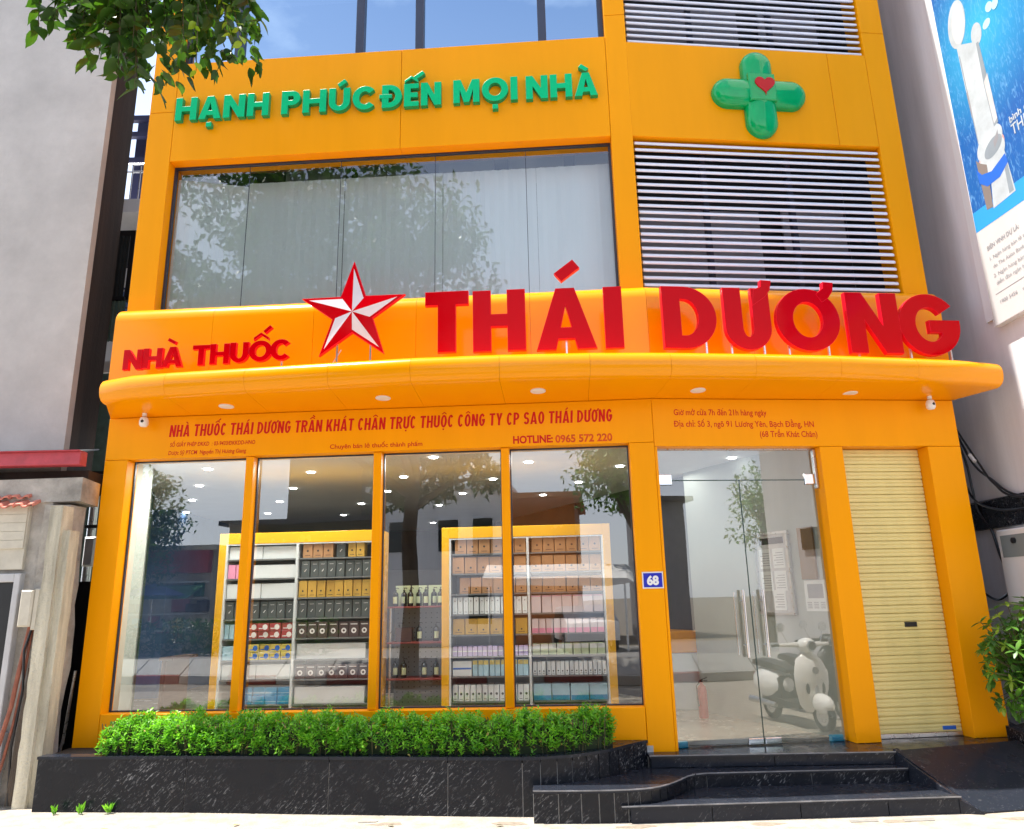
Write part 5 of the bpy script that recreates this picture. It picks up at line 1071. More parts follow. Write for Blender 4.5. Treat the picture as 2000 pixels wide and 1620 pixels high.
for k in range(150):
    d = rdir(rs_); 
    if d.y > .35 and rs_.random() < .7: continue
    r = rs_.uniform(.72, 1.0); tip = cen + Vector((d.x * .46, d.y * .36, d.z * .60)) * r
    if tip.x > 5.12: tip.x = 5.12
    if tip.z < .5: continue
    od = (d + Vector((0, 0, .45))).normalized(); young = (tip.z > 1.30 and rs_.random() < .5) or rs_.random() < .10
    stems.tube([Vector((4.85 + d.x * .06, 7.0, .32)), cen + (tip - cen) * .4 + Vector((0, 0, -.08)), tip], [.010, .007, .003], 5, cap=False)
    for j in range(6):
        ang = j * 2 * math.pi / 6 + k; s1 = od.cross(Vector((.2, .9, .1))).normalized(); s2 = od.cross(s1); ld_ = (od * .35 + s1 * math.cos(ang) + s2 * math.sin(ang) + Vector((0, 0, -.15))).normalized(); sc = rs_.uniform(.75, 1.15)
        if d.y < .15 and cnt < 285:
            if young: place_leaf(lproto2, SB, tip, ld_, sc * .8, rs_.uniform(-.3, .3), fy); fy = False
            else: place_leaf(lproto, SB, tip, ld_, sc, rs_.uniform(-.3, .3), fo); fo = False
            cnt += 1
        else:
            Mx = orient(ld_, rs_.uniform(-.3, .3)); bulk.add([tip + Mx @ (Vector(q) * sc) for q in v], f)
for k in range(420):
    d = rdir(rs_); p = cen + Vector((d.x * .34, d.y * .28, d.z * .5)) * rs_.uniform(.2, .85)
    if p.z < .45 or p.x > 5.1: continue
    for j in range(3):
        Mx = orient(rdir(rs_), rs_.uniform(-1, 1)); bulk.add([p + Mx @ (Vector(q) * rs_.uniform(.7, 1)) for q in v], f)
build('inner_foliage', bulk, 'bush', SB, kind='stuff', smooth=True); build('stems', stems, 'stem', SB)

# ------------------------------------------------------------------ street tree overhead (crown reflected in the glass; one limb reaches into view)
TR = thing('street_tree', 'broad-leaved street tree whose leafy limb hangs over the top left corner', 'tree', (-3.3, -.9, 0))
mb = MB(); mb.tube([(-3.3, -.9, -.05), (-3.28, -.9, .3), (-3.2, -.85, 1.6), (-3.25, -.7, 3.0), (-3.1, -.5, 4.4), (-3.3, -.2, 6.5), (-3.2, .2, 9.5)], [.30, .22, .18, .165, .14, .10, .04], 12); build('trunk', mb, 'bark', TR, smooth=True)
limbs = [[(-3.15, -.55, 4.2), (-3.3, .9, 5.6), (-3.2, 2.4, 6.1), (-2.9, 3.7, 6.0), (-2.4, 4.3, 5.75)], [(-3.15, -.6, 3.9), (-5.0, -.4, 5.2), (-7.0, .2, 6.2), (-8.6, .5, 6.6)], [(-3.2, -.5, 4.6), (-2.2, -.9, 6.2), (-1.6, -1.2, 8.0)], [(-3.25, -.3, 6.2), (-5.0, .8, 7.8), (-6.5, 1.0, 9.6)], [(-3.2, -.6, 3.6), (-2.6, -1.6, 4.3), (-1.7, -2.2, 4.6)], [(-3.3, -.2, 6.6), (-2.6, .8, 8.2), (-1.9, 1.2, 10.2)]]
mb = MB()
for lb in limbs: mb.tube(lb, [.10] + [.06] * (len(lb) - 2) + [.015], 8)
build('limbs', mb, 'bark', TR, smooth=True)
rt = random.Random(3); mb = MB()
clumps = []
for k in range(210):
    d = rdir(rt); c = Vector((-5.2, .2, 8.9)) + Vector((d.x * 3.9, d.y * 2.4, d.z * 3.7)) * rt.uniform(.25, 1.0) ** .6
    if c.y > 1.7: c.y = 1.7 - rt.random()
    clumps.append((c, rt.uniform(.45, .8)))
for k in range(26): clumps.append((Vector((rt.uniform(-4.4, -1.6), rt.uniform(-2.6, -1.2), rt.uniform(4.0, 5.4))), rt.uniform(.35, .55)))
for c, r in clumps:
    for j in range(105):
        p = c + rdir(rt) * r * rt.random() ** .45; d = rdir(rt) + Vector((0, 0, -.35)); v_, f_ = simple_leaf(rt.uniform(.15, .24), rt.uniform(.08, .13)); Mx = orient(d, rt.uniform(-1, 1)); mb.add([p + Mx @ Vector(q) for q in v_], f_)
build('crown', mb, 'leaf', TR, kind='stuff')
# the limb in view: large leaves as pieces
def tleaf():
    xs = (0, .10, .28, .5, .72, .88, 1.0); ws = (0.0, .55, .98, 1.0, .66, .24, 0); L, Wd = .15, .085; v = []; n = len(xs)
    for x, w_ in zip(xs, ws):
        z = -.18 * L * x * x; v.append((x * L, 0, z)); v.append((x * L - .004, w_ * Wd / 2, z + .10 * Wd * w_)); v.append((x * L - .004, -w_ * Wd / 2, z + .10 * Wd * w_))
    f = []
    for i in range(n - 1): a = i * 3; b = a + 3; f += [(a, b, b + 1, a + 1), (a, a + 2, b + 2, b)]
    return v, f
v, f = tleaf(); a_ = MB(); a_.add(v, f); tl1 = build('leaf', a_, 'leaf', TR, local=True, smooth=True, origin=(0, 0, 0)); a_ = MB(); a_.add(v, f); tl2 = build('leaf', a_, 'youngleaf', TR, local=True, smooth=True, origin=(0, 0, 0))
f1 = f2 = True; tw = MB(); bulk = MB(); cnt = 0
# sprays: (start, end) along which leaves alternate
sprays = []
root = Vector((-2.6, 3.9, 6.05))
ends = [(-3.08, 4.05, 5.42, 0), (-2.95, 4.0, 5.46, 0), (-2.85, 4.1, 5.40, 0), (-2.78, 3.9, 5.50, 0), (-2.70, 4.05, 5.35, 0), (-2.62, 4.0, 5.18, 0), (-2.55, 4.1, 5.10, 0), (-2.48, 4.0, 5.02, 0), (-2.42, 4.1, 5.0, 0), (-2.38, 3.95, 5.2, 0), (-2.30, 4.05, 5.30, 0), (-2.22, 4.0, 5.40, 0), (-2.15, 4.1, 5.36, 0), (-2.08, 4.0, 5.20, 0), (-1.98, 4.0, 5.05, 1), (-1.92, 4.0, 5.36, 0), (-1.84, 4.05, 5.30, 0), (-1.78, 4.0, 5.32, 1), (-1.72, 4.05, 5.30, 1), (-1.66, 4.0, 5.45, 0), (-1.62, 4.05, 5.40, 0), (-2.9, 4.2, 5.55, 0), (-2.5, 3.9, 5.45, 0), (-2.2, 3.9, 5.55, 0), (-1.95, 4.1, 5.5, 0), (-2.65, 4.2, 5.6, 0), (-2.35, 4.2, 5.5, 0), (-1.8, 4.1, 5.6, 0), (-2.05, 4.2, 5.7, 0), (-2.75, 4.1, 5.25, 0), (-2.52, 4.05, 5.3, 0), (-2.44, 4.15, 5.12, 0)]
for (x, y, z, yg) in ends:
    z += .07 if x > -2.25 and not yg else 0
    e = Vector((x, y, z)); s0 = Vector((x * .75 + root.x * .25 + .05, y - .15, 6.0)); mid = (s0 + e) / 2 + Vector((rt.uniform(-.08, .08), 0, .08))
    pth = [s0, mid, e]; tw.tube(pth, [.010, .006, .002], 5, cap=False)
    for j in range(13):
        t = .38 + .62 * j / 12; p = s0 * (1 - t) ** 2 + mid * 2 * t * (1 - t) + e * t * t; sd_ = 1 if j % 2 else -1
        d = Vector((sd_ * rt.uniform(.4, 1.0), rt.uniform(-.7, .4), rt.uniform(-1.2, -.1)))
        sc = rt.uniform(.62, 1.02) * (.75 if yg else 1)
        if p.z < 5.72 and cnt < 290:
            if yg and j > 5: place_leaf(tl2, TR, p, d, sc * .75, rt.uniform(-.6, .6), f2); f2 = False
            else: place_leaf(tl1, TR, p, d, sc, rt.uniform(-.6, .6), f1); f1 = False
            cnt += 1
        else: Mx = orient(d, rt.uniform(-.6, .6)); bulk.add([p + Mx @ (Vector(q) * sc) for q in v], f)
for k in range(420):
    p = Vector((rt.uniform(-3.02, -1.75), rt.uniform(4.0, 4.6), 0)); low = 5.50 - .34 * math.exp(-((p.x + 2.47) / .20) ** 2) + .12 * max(0, p.x + 2.1); p.z = rt.uniform(low + .02, 6.0); Mx = orient(rdir(rt) + Vector((0, 0, -.8)), rt.uniform(-.8, .8)); bulk.add([p + Mx @ (Vector(q) * rt.uniform(.6, .95)) for q in v], f)
build('leaf_mass', bulk, 'leaf', TR, kind='stuff', smooth=True); build('twigs', tw, 'stem', TR)
# ------------------------------------------------------------------ left neighbour: tall grey building and old low shopfront
LB = thing('grey_building', 'tall grey stucco building on the left with a soot-stained side wall', 'building', (-8, 9, 0))
mb = MB(); mb.box(FWf, -12, -4.965, 7.9, 8.0, 3.0, 16); build('front_wall', mb, 'stucco', LB)
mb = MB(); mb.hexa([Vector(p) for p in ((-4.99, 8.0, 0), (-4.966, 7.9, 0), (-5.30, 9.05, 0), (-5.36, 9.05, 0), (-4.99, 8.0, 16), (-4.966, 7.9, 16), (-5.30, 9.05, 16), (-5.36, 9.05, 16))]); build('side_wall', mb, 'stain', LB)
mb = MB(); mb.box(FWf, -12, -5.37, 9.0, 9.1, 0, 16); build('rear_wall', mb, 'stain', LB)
mb = MB(); mb.box(FWf, -12, -4.99, 8.0, 9.0, 15.9, 16.1); build('roof', mb, 'stucco', LB)
LS = thing('old_shopfront', 'old low cream plaster shopfront at the far left under a red steel beam', 'building', (-5.5, 7.3, 0))
mb = MB(); mb.box(FWf, -9, -4.62, 7.30, 7.6, 0, 2.86); build('plaster_wall', mb, 'oldwall', LS)
# eroded corner pier of plaster
mb = MB(); rc = random.Random(4); rings = []
for i in range(15):
    z = i * 2.72 / 14; e = rc.uniform(-.018, .018); rings.append([Vector(p) for p in ((-4.62, 7.5, z), (-4.66, 7.24 + e * .3, z), (-4.40 + e, 7.25, z), (-4.385 + e * 1.4, 7.5, z))])
mb.loft(rings); build('corner_pier', mb, 'oldwall', LS)
mb = MB(); rings = []
for i in range(9):
    x = -9 + i * (4.66) / 8; e = rc.uniform(-.03, .03); rings.append([Vector(p) for p in ((x, 7.28, 2.74 + e), (x, 7.28, 2.98 + e), (x, 7.6, 2.98), (x, 7.6, 2.74))])
mb.loft(rings); build('plaster_band', mb, 'oldwall', LS)
mb = MB(); mb.bbox(FWf, -9, -4.82, 7.34, 7.26, 2.10, 2.72, .004); build('signboard', mb, 'cream', LS)
for k in range(5):
    mb = MB(); mb.bbox(FWf, -9, -4.83, 7.275, 7.245 - .0, 2.30 + .085 * k, 2.383 + .085 * k, .003); build('clapboard', mb, 'cream', LS)
# small tiled coping over the signboard
tilep = None
for r_, (zz, yy) in enumerate(((2.70, 7.16), (2.79, 7.235))):
    for k in range(14):
        x = -4.83 - .20 * k + (.1 if r_ else 0)
        if x > -4.8: continue
        if tilep is None:
            mb = MB(); n = 6; up_ = []; dn_ = []
            prof_ = [(-.098, .0), (-.085, .028), (-.03, .030), (-.01, .004), (.03, .004), (.05, .028), (.09, .030), (.098, .012)]
            rings = [[Vector((a, o, b + dz)) for a, b in prof_] + [Vector((a, o, b + dz - .014)) for a, b in prof_[::-1]] for o, dz in ((0, 0), (.16, .075))]
            mb.loft(rings); tilep = build('roof_tile', mb, 'tile', LS, local=True, origin=(0, 0, 0)); tilep.location = wm(LS).inverted() @ Vector((x, yy, zz)); tilep.scale = (1, 1, 1)
        else: dup(tilep, wm(LS).inverted() @ Vector((x, yy + rc.uniform(-.008, .008), zz + rc.uniform(-.004, .004))), rz=rc.uniform(-.03, .03), parent=LS)
mb = MB(); mb.bbox(FWf, -9, -4.372, 7.36, 7.24, 3.125, 3.265, .006); mb.box(FWf, -9, -4.372, 7.34, 7.20, 3.262, 3.270); build('roof_beam', mb, 'redbeam', LS, label='faded red painted steel beam')
mb = MB(); mb.prism([Vector((-9, 7.3, 3.265)), Vector((-4.40, 7.3, 3.265)), Vector((-4.6, 7.95, 3.42)), Vector((-9, 7.95, 3.42))], [Vector((-9, 7.3, 3.28)), Vector((-4.40, 7.3, 3.28)), Vector((-4.6, 7.95, 3.435)), Vector((-9, 7.95, 3.435))]); build('roof_sheet', mb, 'blackmetal', LS)
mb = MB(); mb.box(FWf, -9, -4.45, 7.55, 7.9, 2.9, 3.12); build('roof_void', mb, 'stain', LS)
dd_ = thing('service_door', 'dark panelled door in a pale grey frame at the far left edge', 'door', (-5.1, 7.28, 0))
mb = MB()
for (a0, a1, z0, z1) in ((-4.86, -4.80, .62, 2.06), (-5.9, -5.84, .62, 2.06), (-5.84, -4.86, 1.98, 2.06), (-5.84, -4.86, .62, .68)): mb.bbox(FWf, a0, a1, 7.30, 7.225, z0, z1, .006)
build('door_frame', mb, 'greypaint', dd_)
mb = MB(); mb.box(FWf, -5.84, -4.86, 7.29, 7.262, .68, 1.98); build('door_panel', mb, 'black', dd_)
mb = MB(); mb.bbox(FWf, -5.9, -4.74, 7.30, 7.20, .30, .615, .008); mb.bbox(FWf, -5.9, -4.76, 7.30, 7.18, .0, .297, .008); build('door_plinth', mb, 'greypaint', dd_)
# concrete post
cp_ = thing('concrete_post', 'weathered mossy concrete post standing left of the orange pillar', 'post', (-4.44, 7.2, 0))
rings = []; rp_ = random.Random(9)
for i in range(24):
    z = i * 2.70 / 23; e = [rp_.uniform(-.007, .007) for _ in range(4)]; dx = .03 * (1 - z / 2.7)
    rings.append([Vector((-4.535 + e[0] , 7.30, z)), Vector((-4.528 + e[1], 7.13, z)), Vector((-4.41 + e[2] * .5, 7.13, z)), Vector((-4.40 + e[3] * .5, 7.30, z))])
mb = MB(); mb.loft(rings); build('post_shaft', mb, 'post', cp_)
rings = []
for i in range(20):
    z = i * 2.46 / 19; e = rp_.uniform(-.004, .004); rings.append([Vector((-4.408, 7.32, z)), Vector((-4.408, 7.17, z)), Vector((-4.335 + e, 7.17, z)), Vector((-4.33 + e, 7.32, z))])
mb = MB(); mb.loft(rings); build('post_shaft', mb, 'post', cp_)
eb = thing('junction_box', 'beige plastic cable box on the old wall beside the concrete post', 'electric box', (-4.63, 7.2, 1.5))
mb = MB(); mb.bbox(FWf, -4.72, -4.60, 7.25, 7.14, 1.56, 1.90, .015); build('box_body', mb, 'cream', eb); mb = MB(); mb.bbox(FWf, -4.60, -4.545, 7.25, 7.16, 1.53, 1.91, .01); build('box_cover', mb, 'cream', eb)
def pipe(name, pts, r, m, label, cat, parent=None, n=8):
    mb = MB(); mb.tube(pts, r, n); return build(name, mb, m, parent, label, cat, smooth=True)
pipe('rusty_pipe', [(-4.63, 7.21, 1.56), (-4.66, 7.19, 1.2), (-4.68, 7.17, .85), (-4.72, 7.14, .55), (-4.80, 7.10, .25), (-4.85, 7.08, .02)], .020, 'rust', 'thick rusty orange conduit bending down from the beige cable box', 'pipe')
pipe('rusty_pipe', [(-4.61, 7.22, 1.56), (-4.62, 7.20, 1.1), (-4.65, 7.19, .7), (-4.70, 7.18, .35), (-4.78, 7.16, .02)], .013, 'rust', 'thin rusty conduit nearest the concrete post, below the cable box', 'pipe')
pipe('black_cable', [(-4.60, 7.20, 1.56), (-4.63, 7.17, 1.35), (-4.60, 7.18, 1.0), (-4.63, 7.17, .5), (-4.58, 7.15, .02)], .011, 'black', 'black cable hanging below the beige cable box', 'cable')
for k in range(5): pipe('root_vine', [(-4.60 + .02 * k, 7.16, .02), (-4.58 + .018 * k, 7.15, .3), (-4.585 + .012 * k, 7.17, .62), (-4.57, 7.19, .95 + .06 * k)], .013, 'bark', f'dry brown vine stem on the foot of the old wall, {ORD[k]} from the left', 'vine')
# metal roof and balconies in the alley
AL = thing('black_metal_awning', 'black corrugated metal enclosure hanging in the gap beside the grey building', 'awning', (-5.35, 9.3, 5))
def corr(x0, x1, y, z0, z1, m, nm, par, amp=.012, pitch=.05):
    mb = MB(); n = int((x1 - x0) / pitch * 4); P = [(x0 + (x1 - x0) * i / n, y + amp * (1 if (i // 2) % 2 else -1)) for i in range(n + 1)]
    mb.add([Vector((x, yy, z0)) for x, yy in P] + [Vector((x, yy, z1)) for x, yy in P], [(i, i + 1, n + 2 + i, n + 1 + i) for i in range(n)]); return build(nm, mb, m, par)
corr(-5.75, -5.24, 9.20, 5.80, 6.72, 'blackmetal', 'metal_sheet', AL); corr(-5.75, -5.18, 9.18, 5.16, 5.74, 'greenmetal', 'metal_sheet', AL)
mb = MB(); mb.box(FWf, -5.9, -5.17, 9.2, 10.2, 6.72, 6.80); mb.box(FWf, -5.23, -5.17, 9.2, 10.2, 5.76, 6.72); mb.box(FWf, -5.8, -5.20, 9.15, 9.22, 5.74, 5.79); build('metal_frame', mb, 'black', AL)
AR = thing('rear_building', 'white and blue building with balconies seen through the gap left of the pharmacy', 'building', (-6.4, 12, 0))
mb = MB(); mb.box(FWf, -8.5, -5.6, 12.0, 15, 0, 7.15); build('wall', mb, 'bluewall', AR)
mb = MB(); mb.box(FWf, -8.5, -5.7, 11.6, 15, 7.15, 7.30); mb.box(FWf, -8.5, -5.7, 11.2, 15, 8.25, 8.50); mb.box(FWf, -8.5, -5.72, 12.1, 15, 7.30, 8.25); mb.box(FWf, -6.9, -5.6, 11.7, 12, 5.2, 6.3); build('balcony_slab', mb, 'whitewall', AR)
mb = MB()
for k in range(16): mb.tube([(-7.9 + .14 * k, 11.25, 8.50), (-7.9 + .14 * k, 11.25, 9.20)], .012, 5)
for z in (9.2, 9.05): mb.tube([(-8.2, 11.25, z), (-5.75, 11.25, z)], .018, 6)
build('railing', mb, 'alu', AR)
mb = MB()
for k in range(10): mb.tube([(-7.2 + .16 * k, 11.55, 6.2), (-7.2 + .16 * k, 11.55, 7.0)], .014, 5)
for z in (6.3, 6.65, 7.0): mb.tube([(-7.4, 11.55, z), (-5.65, 11.55, z)], .018, 6)
build('railing', mb, 'navy', AR)
mb = MB(); mb.box(FWf, -7.05, -6.65, 12.2, 12.6, 8.5, 10.75); mb.box(FWf, -6.55, -6.42, 11.9, 12.1, 8.5, 10.9)
for z in (9.75, 10.3, 10.65): mb.box(FWf, -8, -5.9, 12.0, 12.1, z, z + .1)
mb.tube([(-6.62, 11.9, 10.5), (-6.62, 11.9, 11.6)], .03, 6); build('steel_frame', mb, 'navy', AR)
mb = MB(); mb.box(FWf, -6.35, -5.9, 12.1, 12.2, 9.9, 10.25); build('glass_panel', mb, 'paleblue', AR)
mb = MB(); mb.box(FWf, -8.0, -5.3, 14.4, 14.5, 2, 9.6); build('upper_wall', mb, 'whitewall', AR)
GW = thing('alley_wall', 'dull green and grey wall with pipes at the back of the alley', 'wall', (-5.4, 10, 0))
mb = MB(); mb.box(FWf, -5.9, -5.0, 10.0, 10.1, 0, 5.15); build('wall_face', mb, 'greenmetal', GW)
mb = MB(); mb.box(FWf, -5.8, -5.0, 9.75, 9.82, 4.92, 5.08); build('metal_sill', mb, 'whitewall', GW)
mb = MB(); mb.tube([(-5.50, 9.55, 0), (-5.50, 9.55, 3.3)], .055, 10); mb.tube([(-5.42, 9.6, 3.4), (-5.30, 9.6, 3.4), (-5.34, 9.6, 0)], .018, 8); build('down_pipe', mb, 'alu', GW, smooth=True)
mb = MB(); mb.box(FWf, -5.6, -5.25, 9.45, 9.5, 2.72, 2.76); mb.box(FWf, -5.6, -5.25, 9.45, 9.5, 3.42, 3.46); build('pipe_bracket', mb, 'black', GW)
mb = MB(); mb.bbox(FWf, -5.35, -5.21, 9.3, 9.15, 2.22, 2.58, .02); build('meter_box', mb, 'white', None, 'white meter box in the dark alley left of the orange pillar', 'electric box')
mb = MB(); mb.box(FWf, -5.35, -4.42, 8.1, 8.2, 0, 2.0); build('alley_gate', mb, 'black', None, 'dark sheet gate closing the foot of the alley', 'gate')
for k, (a, b, lab) in enumerate((((-4.50, 7.75, .42), (-4.37, 7.6, 1.12), 'upper bright metal bar leaning in the alley beside the orange pillar'), ((-4.50, 7.62, .05), (-4.38, 7.55, .52), 'lower bright metal bar leaning in the alley beside the orange pillar'))):
    pipe('metal_bar', [a, b], .014, 'alu', lab, 'metal bar')

# ------------------------------------------------------------------ right neighbour
RB = thing('right_building', 'grey rendered building wall on the right carrying the blue billboard', 'building', (5.6, 8, 0))
mb = MB(); mb.box(FWf, 5.18, 5.5, 3.0, 12, 0, 15); build('side_wall', mb, 'rwall', RB)
mb = MB(); mb.box(FWf, 5.5, 12, 3.0, 3.2, 0, 15); build('front_wall', mb, 'rwall', RB)
mb = MB(); mb.box(FWf, 5.245, 12, 3.0, 12, 15, 15.2); build('roof', mb, 'rwall', RB)
mb = MB(); rg = random.Random(2); rings = []
for i in range(14):
    y = 4.0 + i * .6; rings.append([Vector((5.185, y, 2.34)), Vector((5.14, y, 2.345)), Vector((5.14, y, 2.64 + rg.uniform(-.02, .02))), Vector((5.185, y, 2.66))])
mb.loft(rings); build('stone_band', mb, 'granite', RB)
mb = MB(); mb.box(FWf, 5.252, 5.255, 4, 12, 0, 2.33); build('lower_wall', mb, 'oldwall', RB) if False else None
BBd = thing('billboard', 'billboard on the right wall, blue sea print above a white text panel', 'billboard', (5.17, 6.0, 4.38))
FBB = Frame(Vector((0, 0, 0)), Vector((0, 1, 0)), Vector((-1, 0, 0)))
def FB(y, o, z): return Vector((5.10 - o, y, z))
mb = MB(); mb.box(FB, 3.4, 7.27, -.079, -.002, 4.385, 9.6); build('box_frame', mb, 'whitewall', BBd)
mb = MB(); mb.box(FB, 7.27, 7.45, -.079, -.05, 4.5, 9.6); build('back_strip', mb, 'whitewall', BBd)
def flat(pts, off, m, nm, th=.0006):
    mb = MB(); mb.prism([FB(y, off, z) for y, z in pts], [FB(y, off + th, z) for y, z in pts]); return build(nm, mb, m, BBd)
flat([(3.4, 4.39), (7.26, 4.39), (7.26, 5.55), (3.4, 5.55)], -.001, 'posterwhite', 'white_panel')
flat([(3.4, 5.55), (7.26, 5.55), (7.26, 9.59), (3.4, 9.59)], -.001, 'sea', 'sea_print')
flat([(7.26, 5.47), (7.26, 5.70), (3.4, 5.48), (3.4, 5.25)], .0002, 'azure', 'azure_stripe')
def el(cy_, cz_, ry, rz, rot=0, n=28): return [(cy_ + ry * math.cos(t) * math.cos(rot) - rz * math.sin(t) * math.sin(rot), cz_ + ry * math.cos(t) * math.sin(rot) + rz * math.sin(t) * math.cos(rot)) for t in [2 * math.pi * i / n for i in range(n)]]
flat(el(6.93, 7.88, .155, .28, .12), .0008, 'devwhite', 'printed_shape'); flat(el(6.67, 7.52, .085, .13), .0009, 'devwhite', 'printed_shape')
flat([(7.00, 7.66), (6.66, 7.42), (6.62, 6.40), (6.96, 6.36), (6.99, 7.1)], .001, 'devwhite', 'printed_shape')
flat(el(6.80, 6.27, .215, .16, -.25), .0016, 'devwhite', 'printed_shape'); flat(el(6.80, 6.16, .22, .15, -.25), .0013, 'rose', 'printed_shape'); flat(el(6.80, 6.12, .215, .15, -.25), .0015, 'devwhite', 'printed_shape')
flat([(7.05, 6.22), (6.98, 6.14), (6.90, 6.08), (6.93, 5.60), (7.03, 5.62)], .0017, 'taupe', 'printed_shape'); flat([(6.86, 6.05), (6.62, 6.10), (6.58, 5.58), (6.93, 5.58)], .0016, 'devwhite', 'printed_shape')
flat([(7.07, 6.12), (7.0, 6.02), (6.85, 5.97), (6.62, 6.03), (6.60, 5.92), (6.75, 5.84), (6.95, 5.85), (7.06, 5.95)], .0024, 'bandblue', 'printed_shape')
flat([(6.70, 7.43), (6.66, 7.42), (6.62, 6.40), (6.69, 6.39), (6.71, 6.9)], .0017, 'devshade', 'printed_shape')
flat([(6.99, 7.5), (6.975, 7.5), (6.955, 6.40), (6.965, 6.37)], .0017, 'devshade', 'printed_shape')
flat(el(6.905, 7.86, .11, .23, .12), .0014, 'posterwhite', 'printed_shape'); flat(el(6.76, 6.20, .15, .09, -.25), .0021, 'devshade', 'printed_shape')
flat([(6.66, 6.02), (6.62, 6.02), (6.60, 5.60), (6.67, 5.60)], .0022, 'devshade', 'printed_shape')
flat([(6.99, 7.02), (6.965, 7.05), (6.96, 6.75), (6.98, 6.70)], .0018, 'greyink', 'printed_shape'); flat([(6.70, 6.94), (6.63, 7.0), (6.62, 6.45), (6.68, 6.42)], .0018, 'greypaint', 'printed_shape'); flat([(6.74, 6.25), (6.65, 6.33), (6.66, 6.24), (6.74, 6.17)], .0024, 'greyink', 'printed_shape')
for k, (a, b) in enumerate(((6.50, 7.50), (6.42, 7.64), (6.33, 7.60), (6.26, 7.72))): flat(el(a, b, .06, .05, k), .001 + .0007 * k, 'glowprint', 'printed_shape')
def FBt(y0): return lambda s, o, z: Vector((5.10 - o - .0012, y0 - s, z))
def btext(txt, y, z, wd, cap, m='greyink', bold=.0, lab=None):
    mb = MB(); text_mb(mb, txt, lambda s, o, zz: Vector((5.0975, y - s, zz)), 0, wd, z, cap, 0, bold); build('lettering', mb, m, BBd)
btext('bình chọn', 6.47, 6.27, .42, .075, 'devwhite', .02); btext('THE', 6.47, 6.13, .24, .12, 'devwhite', .01)
btext('BIÊN VINH DỰ LÀ:', 7.14, 5.20, .50, .05, 'greyink', .01)
btext('1. Ngân hàng bán lẻ tốt nhất Việt Nam', 7.13, 5.08, 1.0, .042); btext('do The Asian Banker bình chọn', 7.10, 4.98, .8, .042); btext('2. Ngân hàng bán lẻ tiêu biểu do', 7.12, 4.88, .9, .042); btext('diễn đàn ngân hàng Việt Nam', 7.10, 4.79, .8, .042); btext('1900 5456    www.bidv', 7.10, 4.58, .6, .042)
flat([(7.15, 4.70), (3.5, 4.70), (3.5, 4.706), (7.15, 4.706)], .0008, 'greyink', 'rule_line')
pc = [[(5.05, 8.28, 3.75), (5.06, 8.16, 3.50), (5.1, 7.92, 3.05), (5.1, 7.73, 2.80), (5.1, 7.38, 2.61), (5.1, 6.2, 2.55)],
      [(5.05, 8.29, 3.72), (5.1, 8.21, 3.43), (5.12, 8.05, 3.07), (5.12, 7.8, 2.86), (5.12, 7.38, 2.62), (5.12, 6.3, 2.5)],
      [(5.05, 8.27, 3.69), (5.12, 8.18, 3.13), (5.12, 8.14, 2.77), (5.13, 8.12, 2.54), (5.15, 7.99, 2.34), (5.15, 7.91, 2.03), (5.15, 7.76, 1.71), (5.15, 7.55, 1.5)],
      [(5.15, 8.5, 1.8), (5.15, 8.28, 1.66), (5.15, 8.08, 1.60), (5.15, 7.85, 1.69), (5.15, 7.70, 1.86), (5.15, 7.55, 2.3)],
      [(5.12, 8.5, 3.2), (5.12, 8.29, 2.94), (5.12, 8.16, 2.70), (5.11, 7.89, 2.56), (5.1, 7.42, 2.49), (5.1, 6.4, 2.52)]]
labs = ['uppermost black cable sagging across the grey wall right of the pharmacy', 'second black cable sagging just below the uppermost on the right wall', 'black cable running down over the stone band to the meter cabinet', 'black cable looped low above the shrub on the right wall', 'black cable crossing the dark stone band']
def smoothp(p, n=6):
    P = [Vector(q) for q in p]; o = []
    for i in range(len(P) - 1):
        a, b, c, d = P[max(i - 1, 0)], P[i], P[i + 1], P[min(i + 2, len(P) - 1)]
        for k in range(n): t = k / n; o.append(.5 * ((2 * b) + (c - a) * t + (2 * a - 5 * b + 4 * c - d) * t * t + (-a + 3 * b - 3 * c + d) * t ** 3))
    o.append(P[-1]); return o
for p, l in zip(pc, labs):
    ob = pipe('black_cable', smoothp(p), .013, 'black', l, 'cable', n=7); ob['group'] = 'black cables on the right wall'
for p in ((5.1, 7.95, 3.10), (5.12, 8.08, 3.10)):
    pass
mb = MB(); mb.tube([(5.06, 7.99, 3.16), (5.07, 7.93, 3.07)], .019, 8); build('cable_sleeve', mb, 'white', bpy.data.objects['black_cable.001'] if 'black_cable.001' in bpy.data.objects else None)
mc = thing('meter_cabinet', 'white steel meter cabinet with a small window on the right wall', 'electric box', (5.15, 7.4, 1.5))
mb = MB(); mb.bbox(lambda a, o, z: Vector((5.18 - o, a, z)), 6.9, 7.72, 0, .16, 1.55, 2.30, .012); build('cabinet_body', mb, 'white', mc)
mb = MB(); mb.box(lambda a, o, z: Vector((5.18 - o, a, z)), 7.2, 7.66, .161, .166, 2.02, 2.24); build('window_panel', mb, 'pegboard', mc)
mb = MB(); mb.cyl((5.013, 7.45, 2.18), .03, .02, 10, Vector((-1, 0, 0))); build('dial', mb, 'black', mc)

